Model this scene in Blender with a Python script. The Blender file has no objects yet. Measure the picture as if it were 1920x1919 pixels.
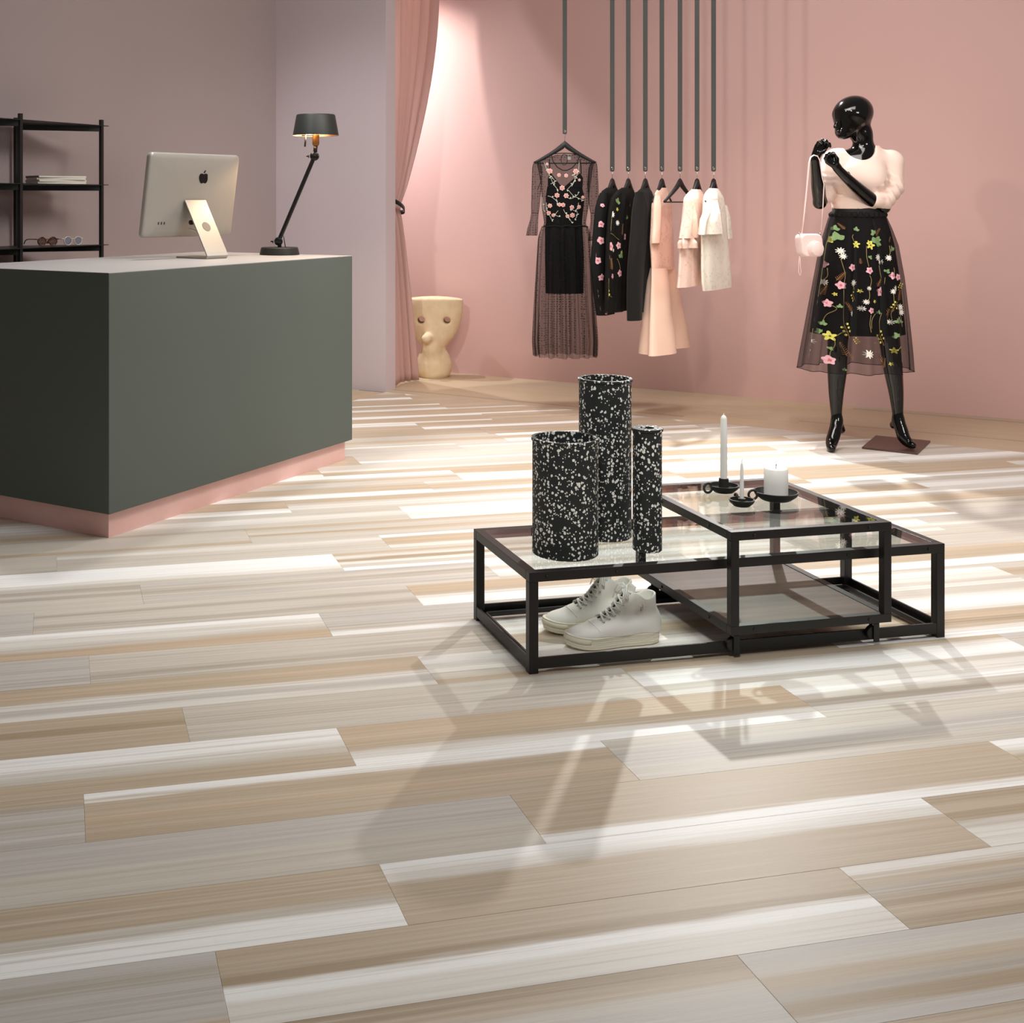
import bpy, bmesh, math, random
import numpy as np
from mathutils import Vector, Matrix, noise as mnoise
random.seed(7)
PI = math.pi
scene = bpy.context.scene
COL = scene.collection

# ------------------------------------------------------------------ camera
CX, YH, FPX, CAMH = 648.0, 376.0, 2340.0, 1.25
cd = bpy.data.cameras.new('camera'); cam = bpy.data.objects.new('camera', cd); COL.objects.link(cam)
cam.location = (0, 0, CAMH); cam.rotation_euler = (PI/2, 0, 0)
cd.sensor_width = 36.0; cd.sensor_fit = 'HORIZONTAL'
cd.lens = FPX/1920*36.0
cd.shift_x = (960-CX)/1920; cd.shift_y = -(959.5-YH)/1920
cd.clip_start = 0.05
scene.camera = cam

# ------------------------------------------------------------------ light
def srgb(r, g, b):
    f = lambda c: (c/255/12.92) if c/255 <= .04045 else ((c/255+.055)/1.055)**2.4
    return (f(r), f(g), f(b))
w = bpy.data.worlds.new('world'); scene.world = w; w.use_nodes = True
bg = w.node_tree.nodes['Background']; bg.inputs[0].default_value = (1.0, .96, .93, 1); bg.inputs[1].default_value = .16
scene.view_settings.view_transform = 'Standard'; scene.view_settings.look = 'None'
scene.view_settings.gamma = 1; scene.view_settings.exposure = 0.0; scene.view_settings.use_curve_mapping = False
scene.cycles.max_bounces = 8; scene.cycles.transparent_max_bounces = 24
scene.cycles.sample_clamp_indirect = 4.0; scene.cycles.caustics_reflective = False; scene.cycles.caustics_refractive = False

def spot(name, loc, aim, watts, angle, blend, radius=.04, color=(1, .93, .84)):
    l = bpy.data.lights.new(name, 'SPOT'); l.energy = watts; l.spot_size = math.radians(angle); l.spot_blend = blend
    l.shadow_soft_size = radius; l.color = color
    o = bpy.data.objects.new(name, l); COL.objects.link(o); o.location = loc
    d = Vector(aim)-Vector(loc); o.rotation_euler = d.to_track_quat('-Z', 'Y').to_euler(); return o
def area(name, loc, aim, watts, sx, sy, color=(1, .95, .9)):
    l = bpy.data.lights.new(name, 'AREA'); l.shape = 'RECTANGLE'; l.size = sx; l.size_y = sy; l.energy = watts; l.color = color
    o = bpy.data.objects.new(name, l); COL.objects.link(o); o.location = loc
    d = Vector(aim)-Vector(loc); o.rotation_euler = d.to_track_quat('-Z', 'Y').to_euler(); return o
spot('spot_back', (2.18, 7.0, 2.55), (1.2, 4.3, 0.0), 290, 84, .3, .035, (1, .97, .93))
spot('spot_sculpture', (.08, 8.9, 3.1), (.75, 8.6, 0), 110, 100, .6, .03, (1, .97, .92))
spot('spot_fitting_room', (-.39, 9.16, 2.45), (1.6, 8.3, .5), 125, 125, 1.0, .03, (.93, 1, 1.02))
spot('fill_back_floor', (.9, 6.9, 3.2), (.9, 6.9, 0), 130, 72, .8, .1, (1, .96, .92))  # added fill that brightens the floor by the back border
spot('spot_straps', (-.9, 3.8, 3.0), (2.6, 7.3, 1.9), 120, 32, .8, .05)
spot('fill_mannequin', (1.55, 3.3, 3.1), (2.5, 6.4, 1.0), 85, 40, .7, .06)  # added lamp near the view line, so the figure hides its own shadow
spot('spot_clothes', (.7, 3.6, 3.1), (1.5, 7.0, 1.0), 90, 36, .8, .08)
spot('fill_table', (.15, 1.0, 3.0), (1.05, 3.7, .3), 250, 26, .9, .3, (1, .98, .95))  # added frontal fill for the vases, candles and shoes
spot('fill_partition', (-1.3, 4.0, 3.05), (-.1, 7.8, 1.3), 215, 34, .9, .1, (.97, .98, 1))  # added lamp that lifts the brightness of the lilac panel
spot('fill_counter', (-.62, 5.75, 3.25), (-.70, 5.55, 0), 125, 74, .6, .12, (1, .98, .98))  # added downlight to brighten the countertop
spot('spot_shelf', (-2.2, 5.2, 1.9), (-1.75, 6.6, .8), 14, 90, .8, .05)
area('fill_overhead_floor', (1.0, 4.2, 3.3), (1.0, 4.2, 0), 72, 1.8, 1.8, (1, .98, .94))  # added soft overhead fill for the middle of the floor, no real fixture
area('fill_wall_wash', (1.6, 4.9, 3.3), (2.2, 7.8, .1), 40, 2.4, .6, (1, .93, .89))  # added wash to brighten the pink wall, not a ceiling fixture
area('softbox', (3.7, 2.8, 2.4), (3.0, 6.8, .4), 34, .9, .6, (1, .94, .9))

# ------------------------------------------------------------------ mesh helpers
def link(name, me, mat=None, parent=None, smooth=False, loc=None, rot=None):
    o = bpy.data.objects.new(name, me); COL.objects.link(o)
    if mat is not None and not me.materials: me.materials.append(mat)
    if smooth:
        me.polygons.foreach_set('use_smooth', [True]*len(me.polygons)); me.update()
    if parent is not None: o.parent = parent
    if loc is not None: o.location = loc
    if rot is not None: o.rotation_euler = rot
    return o
class MB:
    def __init__(s): s.v = []; s.f = []
    def add(s, vs, fs):
        n = len(s.v); s.v += [tuple(p) for p in vs]; s.f += [tuple(i+n for i in f) for f in fs]; return s
    def box(s, x0, x1, y0, y1, z0, z1):
        return s.add([(x0,y0,z0),(x1,y0,z0),(x1,y1,z0),(x0,y1,z0),(x0,y0,z1),(x1,y0,z1),(x1,y1,z1),(x0,y1,z1)],
                     [(0,3,2,1),(4,5,6,7),(0,1,5,4),(1,2,6,5),(2,3,7,6),(3,0,4,7)])
    def prism(s, poly, z0, z1):
        n = len(poly)
        return s.add([(x,y,z0) for x,y in poly]+[(x,y,z1) for x,y in poly],
                     [tuple(range(n-1,-1,-1)), tuple(range(n,2*n))]+[(i,(i+1)%n,n+(i+1)%n,n+i) for i in range(n)])
    def rings(s, rings, closed=True, cap0=True, cap1=True):
        n = len(rings[0]); vs = [p for r in rings for p in r]; fs = []
        for k in range(len(rings)-1):
            for i in range(n if closed else n-1):
                j = (i+1) % n; fs.append((k*n+i, k*n+j, (k+1)*n+j, (k+1)*n+i))
        if cap0: fs.append(tuple(range(n-1,-1,-1)))
        if cap1: fs.append(tuple((len(rings)-1)*n+i for i in range(n)))
        return s.add(vs, fs)
    def lathe(s, prof, n=32, c=(0,0,0), cap0=False, cap1=False):
        R = [[(c[0]+r*math.cos(2*PI*i/n), c[1]+r*math.sin(2*PI*i/n), c[2]+z) for i in range(n)] for r, z in prof]
        return s.rings(R, True, cap0, cap1)
    def tube(s, pts, r, n=8, closed=False, caps=True, flat=None):
        pts = [Vector(p) for p in pts]; N = len(pts); R = []; up = None
        rr = r if isinstance(r, (list, tuple)) else [r]*N
        for i in range(N):
            a = pts[(i-1) % N] if closed or i > 0 else pts[i]; b = pts[(i+1) % N] if closed or i < N-1 else pts[i]
            t = (b-a).normalized()
            if up is None:
                up = Vector((0,0,1)) if abs(t.z) < .9 else Vector((1,0,0))
            sd = t.cross(up)
            if sd.length < 1e-6: sd = t.orthogonal()
            sd.normalize(); up = sd.cross(t).normalized()
            fa, fb = (1, 1) if flat is None else flat
            R.append([tuple(pts[i]+(sd*math.cos(2*PI*k/n)*fa+up*math.sin(2*PI*k/n)*fb)*rr[i]) for k in range(n)])
        if closed: R.append(R[0]); caps = False
        return s.rings(R, True, caps, caps)
    def mesh(s, name, fix=True):
        me = bpy.data.meshes.new(name); me.from_pydata(s.v, [], s.f); me.validate()
        if fix:
            bm = bmesh.new(); bm.from_mesh(me); bmesh.ops.remove_doubles(bm, verts=bm.verts, dist=1e-6)
            bmesh.ops.recalc_face_normals(bm, faces=bm.faces); bm.to_mesh(me); bm.free()
        return me
    def obj(s, name, mat, parent=None, smooth=False, bevel=0, loc=None, rot=None, seg=2, angle=None):
        me = s.mesh(name)
        o = link(name, me, mat, parent, smooth, loc, rot)
        if bevel:
            m = o.modifiers.new('bevel', 'BEVEL'); m.width = bevel; m.segments = seg; m.limit_method = 'ANGLE'
        if angle:
            m = o.modifiers.new('split', 'EDGE_SPLIT'); m.split_angle = math.radians(angle)
        return o
def tag(o, label=None, cat=None, group=None, kind=None):
    if label: o['label'] = label
    if cat: o['category'] = cat
    if group: o['group'] = group
    if kind: o['kind'] = kind
    return o
def thing(name, label, cat, loc=(0,0,0), rz=0, group=None):
    o = bpy.data.objects.new(name, None); COL.objects.link(o); o.empty_display_size = .05
    o.location = loc; o.rotation_euler = (0, 0, rz); return tag(o, label, cat, group)
def copy_tree(o, parent=None):
    c = o.copy(); COL.objects.link(c); c.parent = parent
    for ch in list(o.children): copy_tree(ch, c)
    return c

# ------------------------------------------------------------------ sdf -> mesh (surface nets)
def smin(a, b, k):
    h = np.clip(.5+.5*(b-a)/k, 0, 1); return b*(1-h)+a*h-k*h*(1-h)
class SDF:
    def __init__(s, lo, hi, h):
        s.lo = np.array(lo, float); s.h = h
        s.n = [int(math.ceil((hi[i]-lo[i])/h))+1 for i in range(3)]
        g = [lo[i]+h*np.arange(s.n[i]) for i in range(3)]
        s.X, s.Y, s.Z = np.meshgrid(*g, indexing='ij'); s.X = s.X.astype(np.float32); s.Y = s.Y.astype(np.float32); s.Z = s.Z.astype(np.float32)
        s.d = np.full(s.X.shape, 1.0, np.float32)
    def win(s, lo, hi):
        a = [max(0, int((lo[i]-s.lo[i])/s.h)) for i in range(3)]; b = [min(s.n[i], int((hi[i]-s.lo[i])/s.h)+2) for i in range(3)]
        return tuple(slice(a[i], max(a[i], b[i])) for i in range(3))
    def put(s, w_, d, k, op='u'):
        if op == 'u': s.d[w_] = smin(s.d[w_], d, k)
        elif op == 'hard': s.d[w_] = np.minimum(s.d[w_], d)
        else: s.d[w_] = -smin(-s.d[w_], d, k)
    def cone(s, a, b, ra, rb, k=.02, op='u', sq=None):
        m = max(ra, rb)+k*2+.04
        w_ = s.win([min(a[i], b[i])-m for i in range(3)], [max(a[i], b[i])+m for i in range(3)])
        X, Y, Z = s.X[w_], s.Y[w_], s.Z[w_]
        d = [b[i]-a[i] for i in range(3)]; L2 = sum(q*q for q in d) or 1e-9
        t = np.clip(((X-a[0])*d[0]+(Y-a[1])*d[1]+(Z-a[2])*d[2])/L2, 0, 1)
        sq = sq or (1, 1, 1)
        e = np.sqrt(((X-a[0]-t*d[0])/sq[0])**2+((Y-a[1]-t*d[1])/sq[1])**2+((Z-a[2]-t*d[2])/sq[2])**2)-(ra+(rb-ra)*t)
        s.put(w_, e*min(sq), k, op); return s
    def ell(s, c, r, k=.02, op='u', rot=None):
        m = max(r)+k*2+.04; w_ = s.win([c[i]-m for i in range(3)], [c[i]+m for i in range(3)])
        X, Y, Z = s.X[w_]-c[0], s.Y[w_]-c[1], s.Z[w_]-c[2]
        if rot is not None:
            M = rot.transposed()
            X, Y, Z = [M[i][0]*X+M[i][1]*Y+M[i][2]*Z for i in range(3)]
        q0 = np.sqrt((X/r[0])**2+(Y/r[1])**2+(Z/r[2])**2); q1 = np.sqrt((X/r[0]**2)**2+(Y/r[1]**2)**2+(Z/r[2]**2)**2)+1e-9
        s.put(w_, q0*(q0-1)/q1, k, op); return s
    def mesh(s, name):
        d = s.d; n = d.shape; ins = d < 0
        c = np.stack([ins[i:n[0]-1+i, j:n[1]-1+j, k:n[2]-1+k] for i in (0,1) for j in (0,1) for k in (0,1)])
        act = c.any(0) & ~c.all(0); idx = np.full(act.shape, -1, np.int64); I = np.argwhere(act); idx[act] = np.arange(len(I))
        P = np.zeros((len(I), 3)); W = np.zeros(len(I))
        corners = [(i,j,k) for i in (0,1) for j in (0,1) for k in (0,1)]
        for a in range(8):
            for b in range(a+1, 8):
                A, B = corners[a], corners[b]
                if sum(abs(A[q]-B[q]) for q in range(3)) != 1: continue
                da = d[I[:,0]+A[0], I[:,1]+A[1], I[:,2]+A[2]]; db = d[I[:,0]+B[0], I[:,1]+B[1], I[:,2]+B[2]]
                cr = (da < 0) != (db < 0); t = np.where(cr, da/(da-db+1e-12), 0)
                for q in range(3): P[:,q] += np.where(cr, A[q]+t*(B[q]-A[q]), 0)
                W += cr
        P = (P/W[:,None]+I)*s.h+s.lo
        F = []
        for ax in range(3):
            o1, o2 = (ax+1) % 3, (ax+2) % 3
            sl0 = [slice(1, -1)]*3; sl1 = [slice(1, -1)]*3
            sl0[ax] = slice(0, -1); sl1[ax] = slice(1, None)
            a, b = ins[tuple(sl0)], ins[tuple(sl1)]
            E_ = np.argwhere(a != b); flip = a[tuple(E_.T)]
            off = np.ones(3, int); off[ax] = 0
            E_ = E_+off
            def g(u, v):
                q = E_.copy(); q[:, o1] -= u; q[:, o2] -= v
                q = np.minimum(q, np.array(idx.shape)-1); return idx[q[:,0], q[:,1], q[:,2]]
            Q = np.stack([g(1,1), g(0,1), g(0,0), g(1,0)], 1)
            Q[~flip] = Q[~flip][:, ::-1]
            F.append(Q)
        F = np.concatenate(F); F = F[(F >= 0).all(1)]
        me = bpy.data.meshes.new(name); me.from_pydata(P.tolist(), [], F.tolist()); me.update(); return me
    def obj(s, name, mat, parent=None, smooth=2):
        me = s.mesh(name); o = link(name, me, mat, parent, True)
        if smooth:
            m = o.modifiers.new('smooth', 'SMOOTH'); m.factor = .5; m.iterations = smooth
        return o

# ------------------------------------------------------------------ material helpers
class NT:
    def __init__(s, name):
        s.m = bpy.data.materials.new(name); s.m.use_nodes = True; s.t = s.m.node_tree
        s.b = s.t.nodes['Principled BSDF']; s.out = s.t.nodes['Material Output']
    def n(s, typ, **kw):
        o = s.t.nodes.new(typ)
        for k, v in kw.items(): setattr(o, k, v)
        return o
    def l(s, a, b): s.t.links.new(a, b)
    def set(s, sock, v):
        if hasattr(v, 'is_linked') or isinstance(v, bpy.types.NodeSocket): s.l(v, sock)
        else: sock.default_value = v
    def math(s, op, a, b=0, c=0, clamp=False):
        o = s.n('ShaderNodeMath', operation=op, use_clamp=clamp)
        for i, v in enumerate((a, b, c)): s.set(o.inputs[i], v)
        return o.outputs[0]
    def mix(s, f, a, b, mode='MIX'):
        o = s.n('ShaderNodeMix', data_type='RGBA', blend_type=mode, clamp_factor=True)
        s.set(o.inputs['Factor'], f)
        for q, v in (('A', a), ('B', b)):
            i = [x for x in o.inputs if x.name == q and x.type == 'RGBA'][0]
            s.set(i, (*v, 1) if isinstance(v, tuple) and len(v) == 3 else v)
        return [x for x in o.outputs if x.type == 'RGBA'][0]
    def coord(s, kind='Object'): return s.n('ShaderNodeTexCoord').outputs[kind]
    def mapping(s, v, scale=(1,1,1), loc=(0,0,0), rot=(0,0,0)):
        o = s.n('ShaderNodeMapping'); s.l(v, o.inputs['Vector']); s.set(o.inputs['Scale'], scale); s.set(o.inputs['Location'], loc); o.inputs['Rotation'].default_value = rot
        return o.outputs[0]
    def noise(s, v, scale, detail=3, rough=.55, dim='3D'):
        o = s.n('ShaderNodeTexNoise', noise_dimensions=dim); s.l(v, o.inputs['Vector']); o.inputs['Scale'].default_value = scale
        o.inputs['Detail'].default_value = detail; o.inputs['Roughness'].default_value = rough; return o.outputs['Fac']
    def vor(s, v, scale, feature='F1', out='Distance', rnd=1):
        o = s.n('ShaderNodeTexVoronoi', feature=feature); s.l(v, o.inputs['Vector']); o.inputs['Scale'].default_value = scale
        o.inputs['Randomness'].default_value = rnd; return o.outputs[out]
    def ramp(s, f, stops):
        o = s.n('ShaderNodeValToRGB'); s.l(f, o.inputs[0]); e = o.color_ramp.elements
        while len(e) < len(stops): e.new(.5)
        for i, (p, c) in enumerate(stops): e[i].position = p; e[i].color = (*c, 1) if len(c) == 3 else c
        return o.outputs[0]
    def bump(s, h, strength=.2, dist=.01):
        o = s.n('ShaderNodeBump'); s.l(h, o.inputs['Height']); o.inputs['Strength'].default_value = strength; o.inputs['Distance'].default_value = dist
        s.l(o.outputs[0], s.b.inputs['Normal'])
    def col(s, v): s.set(s.b.inputs['Base Color'], (*v, 1) if isinstance(v, tuple) and len(v) == 3 else v)
    def p(s, rough=.5, metal=0, spec=.5, **kw):
        s.set(s.b.inputs['Roughness'], rough); s.b.inputs['Metallic'].default_value = metal; s.b.inputs['Specular IOR Level'].default_value = spec
        for k, v in kw.items(): s.b.inputs[k].default_value = v
        return s
def simple(name, rgb, rough=.5, metal=0, spec=.5, var=.04, nscale=30, bump=0, **kw):
    t = NT(name); c = srgb(*rgb); f = t.noise(t.coord(), nscale, 4)
    t.col(t.mix(f, tuple(x*(1-var) for x in c), tuple(min(1, x*(1+var)) for x in c))); t.p(rough, metal, spec, **kw)
    if bump: t.bump(f, bump, .002)
    return t.m
M = {}
# ------------------------------------------------------------------ materials of the setting
def wall_mat(name, rgb):
    t = NT(name); c = srgb(*rgb); co = t.coord()
    f = t.noise(co, 1.3, 2); f2 = t.noise(co, 180, 2)
    t.col(t.mix(f, tuple(x*.975 for x in c), tuple(x*1.025 for x in c))); t.p(.85, 0, .25); t.bump(f2, .06, .002); return t.m
M['pink'] = wall_mat('pink_wall_paint', (212, 174, 168))
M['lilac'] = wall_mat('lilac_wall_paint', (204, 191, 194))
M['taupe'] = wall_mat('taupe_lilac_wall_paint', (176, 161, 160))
M['ceil'] = wall_mat('ceiling_paint', (150, 140, 136))
M['sub'] = simple('subfloor', (120, 108, 96), .8)

def plank_mat():
    t = NT('striped_vinyl_plank'); uv = t.n('ShaderNodeUVMap', uv_map='UVMap').outputs[0]
    rnd = t.n('ShaderNodeObjectInfo').outputs['Random']
    off = t.n('ShaderNodeCombineXYZ'); t.l(t.math('MULTIPLY', rnd, 37.0), off.inputs[0]); t.l(t.math('MULTIPLY', rnd, 91.0), off.inputs[2])
    va = t.n('ShaderNodeVectorMath', operation='ADD'); t.l(uv, va.inputs[0]); t.l(off.outputs[0], va.inputs[1]); v = va.outputs[0]
    sep = t.n('ShaderNodeSeparateXYZ'); t.l(uv, sep.inputs[0])
    wob = t.noise(t.mapping(v, (1.3, 3, 1)), 1, 3); wob2 = t.noise(t.mapping(v, (2.0, 16, 1)), 1, 3)
    tt = t.math('ADD', sep.outputs[1], t.math('MULTIPLY', t.math('SUBTRACT', wob, .5), .16))
    tt = t.math('ADD', tt, t.math('MULTIPLY', t.math('SUBTRACT', wob2, .5), .22))
    cols = []
    for i in range(6):
        a = t.n('ShaderNodeAttribute', attribute_type='OBJECT', attribute_name='c%d' % i); cols.append(a.outputs['Color'])
    c = cols[0]
    for i in range(5):
        f = t.math('ADD', t.math('MULTIPLY', t.math('SUBTRACT', t.math('MULTIPLY', tt, 6.0), float(i+1)), 1.9), .5, clamp=True)
        c = t.mix(f, c, cols[i+1])
    at = t.n('ShaderNodeAttribute', attribute_type='OBJECT', attribute_name='streak').outputs['Fac']
    s1 = t.noise(t.mapping(v, (.9, 22, 1)), 1, 4, .62); s2 = t.noise(t.mapping(v, (9, 110, 1)), 1, 4, .7); fk = t.noise(t.mapping(v, (60, 260, 1)), 1, 2, .5)
    k = t.math('MULTIPLY', t.math('SUBTRACT', s1, .5), at)
    c = t.mix(t.math('MULTIPLY', k, 1.5, clamp=True), c, srgb(238, 235, 230))
    c = t.mix(t.math('MULTIPLY', k, -2.2, clamp=True), c, srgb(150, 132, 116))
    # thin dark veins
    vn = t.noise(t.mapping(v, (.5, 40, 1), (3, 5, 1)), 1, 2, .5)
    ve = t.math('MULTIPLY', t.math('SUBTRACT', vn, .66), t.math('MULTIPLY', at, 4.0), clamp=True)
    c = t.mix(ve, c, srgb(146, 124, 104))
    g = t.math('SUBTRACT', t.math('ADD', .88, t.math('MULTIPLY', s2, .26)), t.math('MULTIPLY', t.math('SUBTRACT', fk, .60, clamp=True), .9)); c = t.mix(1.0, c, t.n('ShaderNodeCombineColor').outputs[0], 'MULTIPLY') if False else c
    gm = t.n('ShaderNodeHueSaturation'); t.l(c, gm.inputs['Color']); t.l(g, gm.inputs['Value'])
    t.col(gm.outputs[0]); t.p(t.math('ADD', .38, t.math('MULTIPLY', s1, .16)), 0, .34)
    t.bump(s2, .05, .001); return t.m
M['plank'] = plank_mat()

# ------------------------------------------------------------------ floor: planks laid in rows
EU = Vector((.97483, .22294)); EV = Vector((-.22294, .97483)); A_UV = math.atan2(EU.y, EU.x)
E1 = Vector((.5313, .8472)); E2 = Vector((-.8472, .5313)); A_E = math.atan2(E1.y, E1.x)
def rm(a, b): return E1*a+E2*b                         # room coordinates -> world xy
PAL = dict(W=(248,247,244), L=(228,223,215), G=(204,196,184), S=(197,191,184), T=(191,173,149), P=(200,178,152), B=(171,151,124), D=(182,172,159), O=(198,174,144))
for kk in PAL: PAL[kk] = srgb(*PAL[kk])
PW, PL, V0 = .2033, 1.17, 1.870
rows = {-4: .3, -3: .75, -2: .5, -1: 1.092, 0: .251, 1: .585, 2: .921, 3: .048, 4: .638, 5: .292, 6: .953, 7: .0765, 8: .762, 9: 1.093, 10: .252, 11: .936, 12: -.012,
        13: .683, 14: 1.345, 15: .905, 16: 1.571, 17: 1.760, 18: 1.165, 19: 1.39, 20: 1.977, 21: 2.272, 22: 2.24, 23: 1.94, 24: 2.405, 25: 2.685, 26: 1.1, 27: 1.6, 28: 2.165, 29: .7, 30: 1.3}
# stripes of the planks that can be read in the photograph, far edge to near edge; key = (row, plank index from the row's first joint)
pat = {(-1,-1):'BTGSSS', (-1,0):'SGTDBS', (-2,0):'TGSSDS', (-2,1):'SSSDSS', (0,-1):'SDSSST', (0,0):'TTBWLL', (0,1):'LTDBTB', (1,-1):'TTTGWW', (1,0):'WLTTTT', (1,1):'BTBGLL',
       (2,-1):'SSSGGG', (2,0):'TTTTTW', (2,1):'WLTTGG', (3,-1):'TDSDSS', (3,0):'WTTPTT', (3,1):'GGSSGG', (4,-1):'WWLGTT', (4,0):'PPPTLW', (4,1):'LWGDLG', (5,-1):'TTBTTT', (5,0):'GGGGGG',
       (5,1):'TLWWGL', (5,2):'SGSSSS', (6,-1):'TPTLSL', (6,0):'LWLLGT', (6,1):'TPBTLW', (7,-1):'SSSSSS', (7,0):'GGGGDG', (7,1):'LWLTTG', (8,-1):'WLLGPP', (8,0):'SSSSGW', (8,1):'GWLLGL', (8,2):'GGTTGG',
       (9,-1):'GDGGDG', (9,0):'PPTLWW', (9,-2):'SSSSSS', (10,-1):'DGDGGG', (10,0):'SGDGSG', (10,1):'WLGWLG', (11,-1):'WWWWLG', (11,0):'TLBLGW', (11,1):'GLWLGL', (12,-1):'GGGGGG', (12,0):'GLGGGG',
       (12,1):'WTPTLG', (13,-1):'DGGGGT', (13,0):'TGGTGG', (14,-1):'GGLLGG', (14,0):'LWWLLW', (15,0):'TTGLLG', (16,-1):'GTTTWW', (16,0):'LTTTGW', (16,-2):'TBTTLW', (17,-1):'WWGTGG', (17,0):'TTLLWL',
       (18,-1):'BTBTTW', (18,0):'GGGLTT', (19,-1):'TTTTTT', (19,0):'GGGGWG', (20,-1):'LGGSSG', (20,0):'GGLGGG', (21,-1):'GGTTGG', (21,0):'WLTTLW', (22,-1):'TTTTTG', (22,0):'TPTTPT', (23,-1):'LWGTPT',
       (23,0):'TTTPWW', (24,-1):'WTTTPW', (24,0):'PPTPPT', (25,-1):'TTPPTW', (25,0):'PTTPPW', (26,0):'WTTTLW', (26,1):'TPPTTL', (27,0):'TPTTTT', (28,-1):'TTTTWW', (28,0):'WGTTTT', (29,0):'TTGWWL'}
pool = ['GGLWWL', 'TTPTLW', 'LWGTTT', 'GGGGGG', 'SSGLGG', 'WWLGTT', 'TPTTGL', 'PTTTWW', 'LLGTTW', 'GDGGSG']
b = MB(); b.box(-3.4, 8.5, -1.0, 10.5, -.06, -.0062)
floor = b.obj('floor', M['sub']); tag(floor, 'pale striped wooden plank floor of the shop', None, None, 'structure')

def uv_layer(me, fn):
    ul = me.uv_layers.new(name='UVMap')
    for lp in me.loops:
        ul.data[lp.index].uv = fn(me.vertices[lp.vertex_index].co)
def plank_mesh(poly, uvf, th=.006, bev=.0005):
    # poly: convex, counter-clockwise, already with joint gap; chamfered top edge
    n = len(poly); cx = sum(p[0] for p in poly)/n; cy = sum(p[1] for p in poly)/n
    ins = []
    for i in range(n):
        p = Vector(poly[i]); a = (Vector(poly[i-1])-p); c = (Vector(poly[(i+1) % n])-p)
        if a.length < 1e-6 or c.length < 1e-6: ins.append(tuple(p)); continue
        a.normalize(); c.normalize(); s = abs(a.x*c.y-a.y*c.x); q = (a+c)*(bev/max(s, .2)); ins.append((p.x+q.x, p.y+q.y))
    mb = MB(); vs = [(x, y, -th) for x, y in poly]+[(x, y, -bev*.6) for x, y in poly]+[(x, y, 0) for x, y in ins]
    fs = [tuple(range(2*n, 3*n))]
    for k in (0, 1):
        fs += [(k*n+i, k*n+(i+1) % n, (k+1)*n+(i+1) % n, (k+1)*n+i) for i in range(n)]
    mb.add(vs, fs); me = mb.mesh('plank', False); uv_layer(me, uvf); me.materials.append(M['plank']); return me
def clip(poly, nx, ny, c):                             # keep nx*x+ny*y <= c
    out = []
    for i in range(len(poly)):
        p, q = poly[i], poly[(i+1) % len(poly)]; dp = nx*p[0]+ny*p[1]-c; dq = nx*q[0]+ny*q[1]-c
        if dp <= 0: out.append(p)
        if (dp < 0) != (dq < 0) and dp != dq:
            t = dp/(dp-dq); out.append((p[0]+(q[0]-p[0])*t, p[1]+(q[1]-p[1])*t))
    return out
def colors(o, code, streak):
    for i, ch in enumerate(reversed(code)): o['c%d' % i] = list(PAL[ch])
    o['streak'] = streak
GAP = .0002
full = plank_mesh([(GAP, GAP), (PL-GAP, GAP), (PL-GAP, PW-GAP), (GAP, PW-GAP)], lambda c: (c.x, c.y/PW))
BE1, BE2 = 7.03, 4.097                                 # the oak border starts here
prng = random.Random(11)
for k in sorted(rows):
    v = V0+PW*k; u0 = rows[k]; yy = v+PW/2
    for n in range(-6, 8):
        u = u0+n*PL
        ctr = EU*(u+PL/2)+EV*yy
        if ctr.y < .9 or v < .95: continue
        corners = [EU*(u+a)+EV*(v+c) for a, c in ((0, 0), (PL, 0), (PL, PW), (0, PW))]
        # leave out what lies outside the shop or far outside the view
        lo = min((p.x/p.y if p.y > .2 else 0) for p in corners); hi = max((p.x/p.y if p.y > .2 else 0) for p in corners)
        if hi < -.78 or lo > .9: continue
        ea = [p.dot(E1) for p in corners]; eb = [p.dot(E2) for p in corners]
        if min(ea) > BE1 or min(eb) > BE2: continue
        if max(ea) > BE1 or max(eb) > BE2:
            poly = [(p.x-corners[0].x, p.y-corners[0].y) for p in corners]
            # local frame: u, v
            poly = [(GAP, GAP), (PL-GAP, GAP), (PL-GAP, PW-GAP), (GAP, PW-GAP)]
            n1 = (EU.dot(E1), EV.dot(E1)); n2 = (EU.dot(E2), EV.dot(E2))
            poly = clip(poly, n1[0], n1[1], BE1-corners[0].dot(E1)-GAP)
            if len(poly) > 2: poly = clip(poly, n2[0], n2[1], BE2-corners[0].dot(E2)-GAP)
            pp = [p for i, p in enumerate(poly) if (Vector(p)-Vector(poly[i-1])).length > .004]
            if len(pp) < 3: continue
            me = plank_mesh(pp, lambda c: (c.x, c.y/PW))
        else: me = full
        o = link('plank', me, None, floor, False, (corners[0].x, corners[0].y, 0), (0, 0, A_UV))
        code = pat.get((k, n)) or prng.choice(pool)
        colors(o, code, prng.uniform(.5, 1.0))
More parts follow.
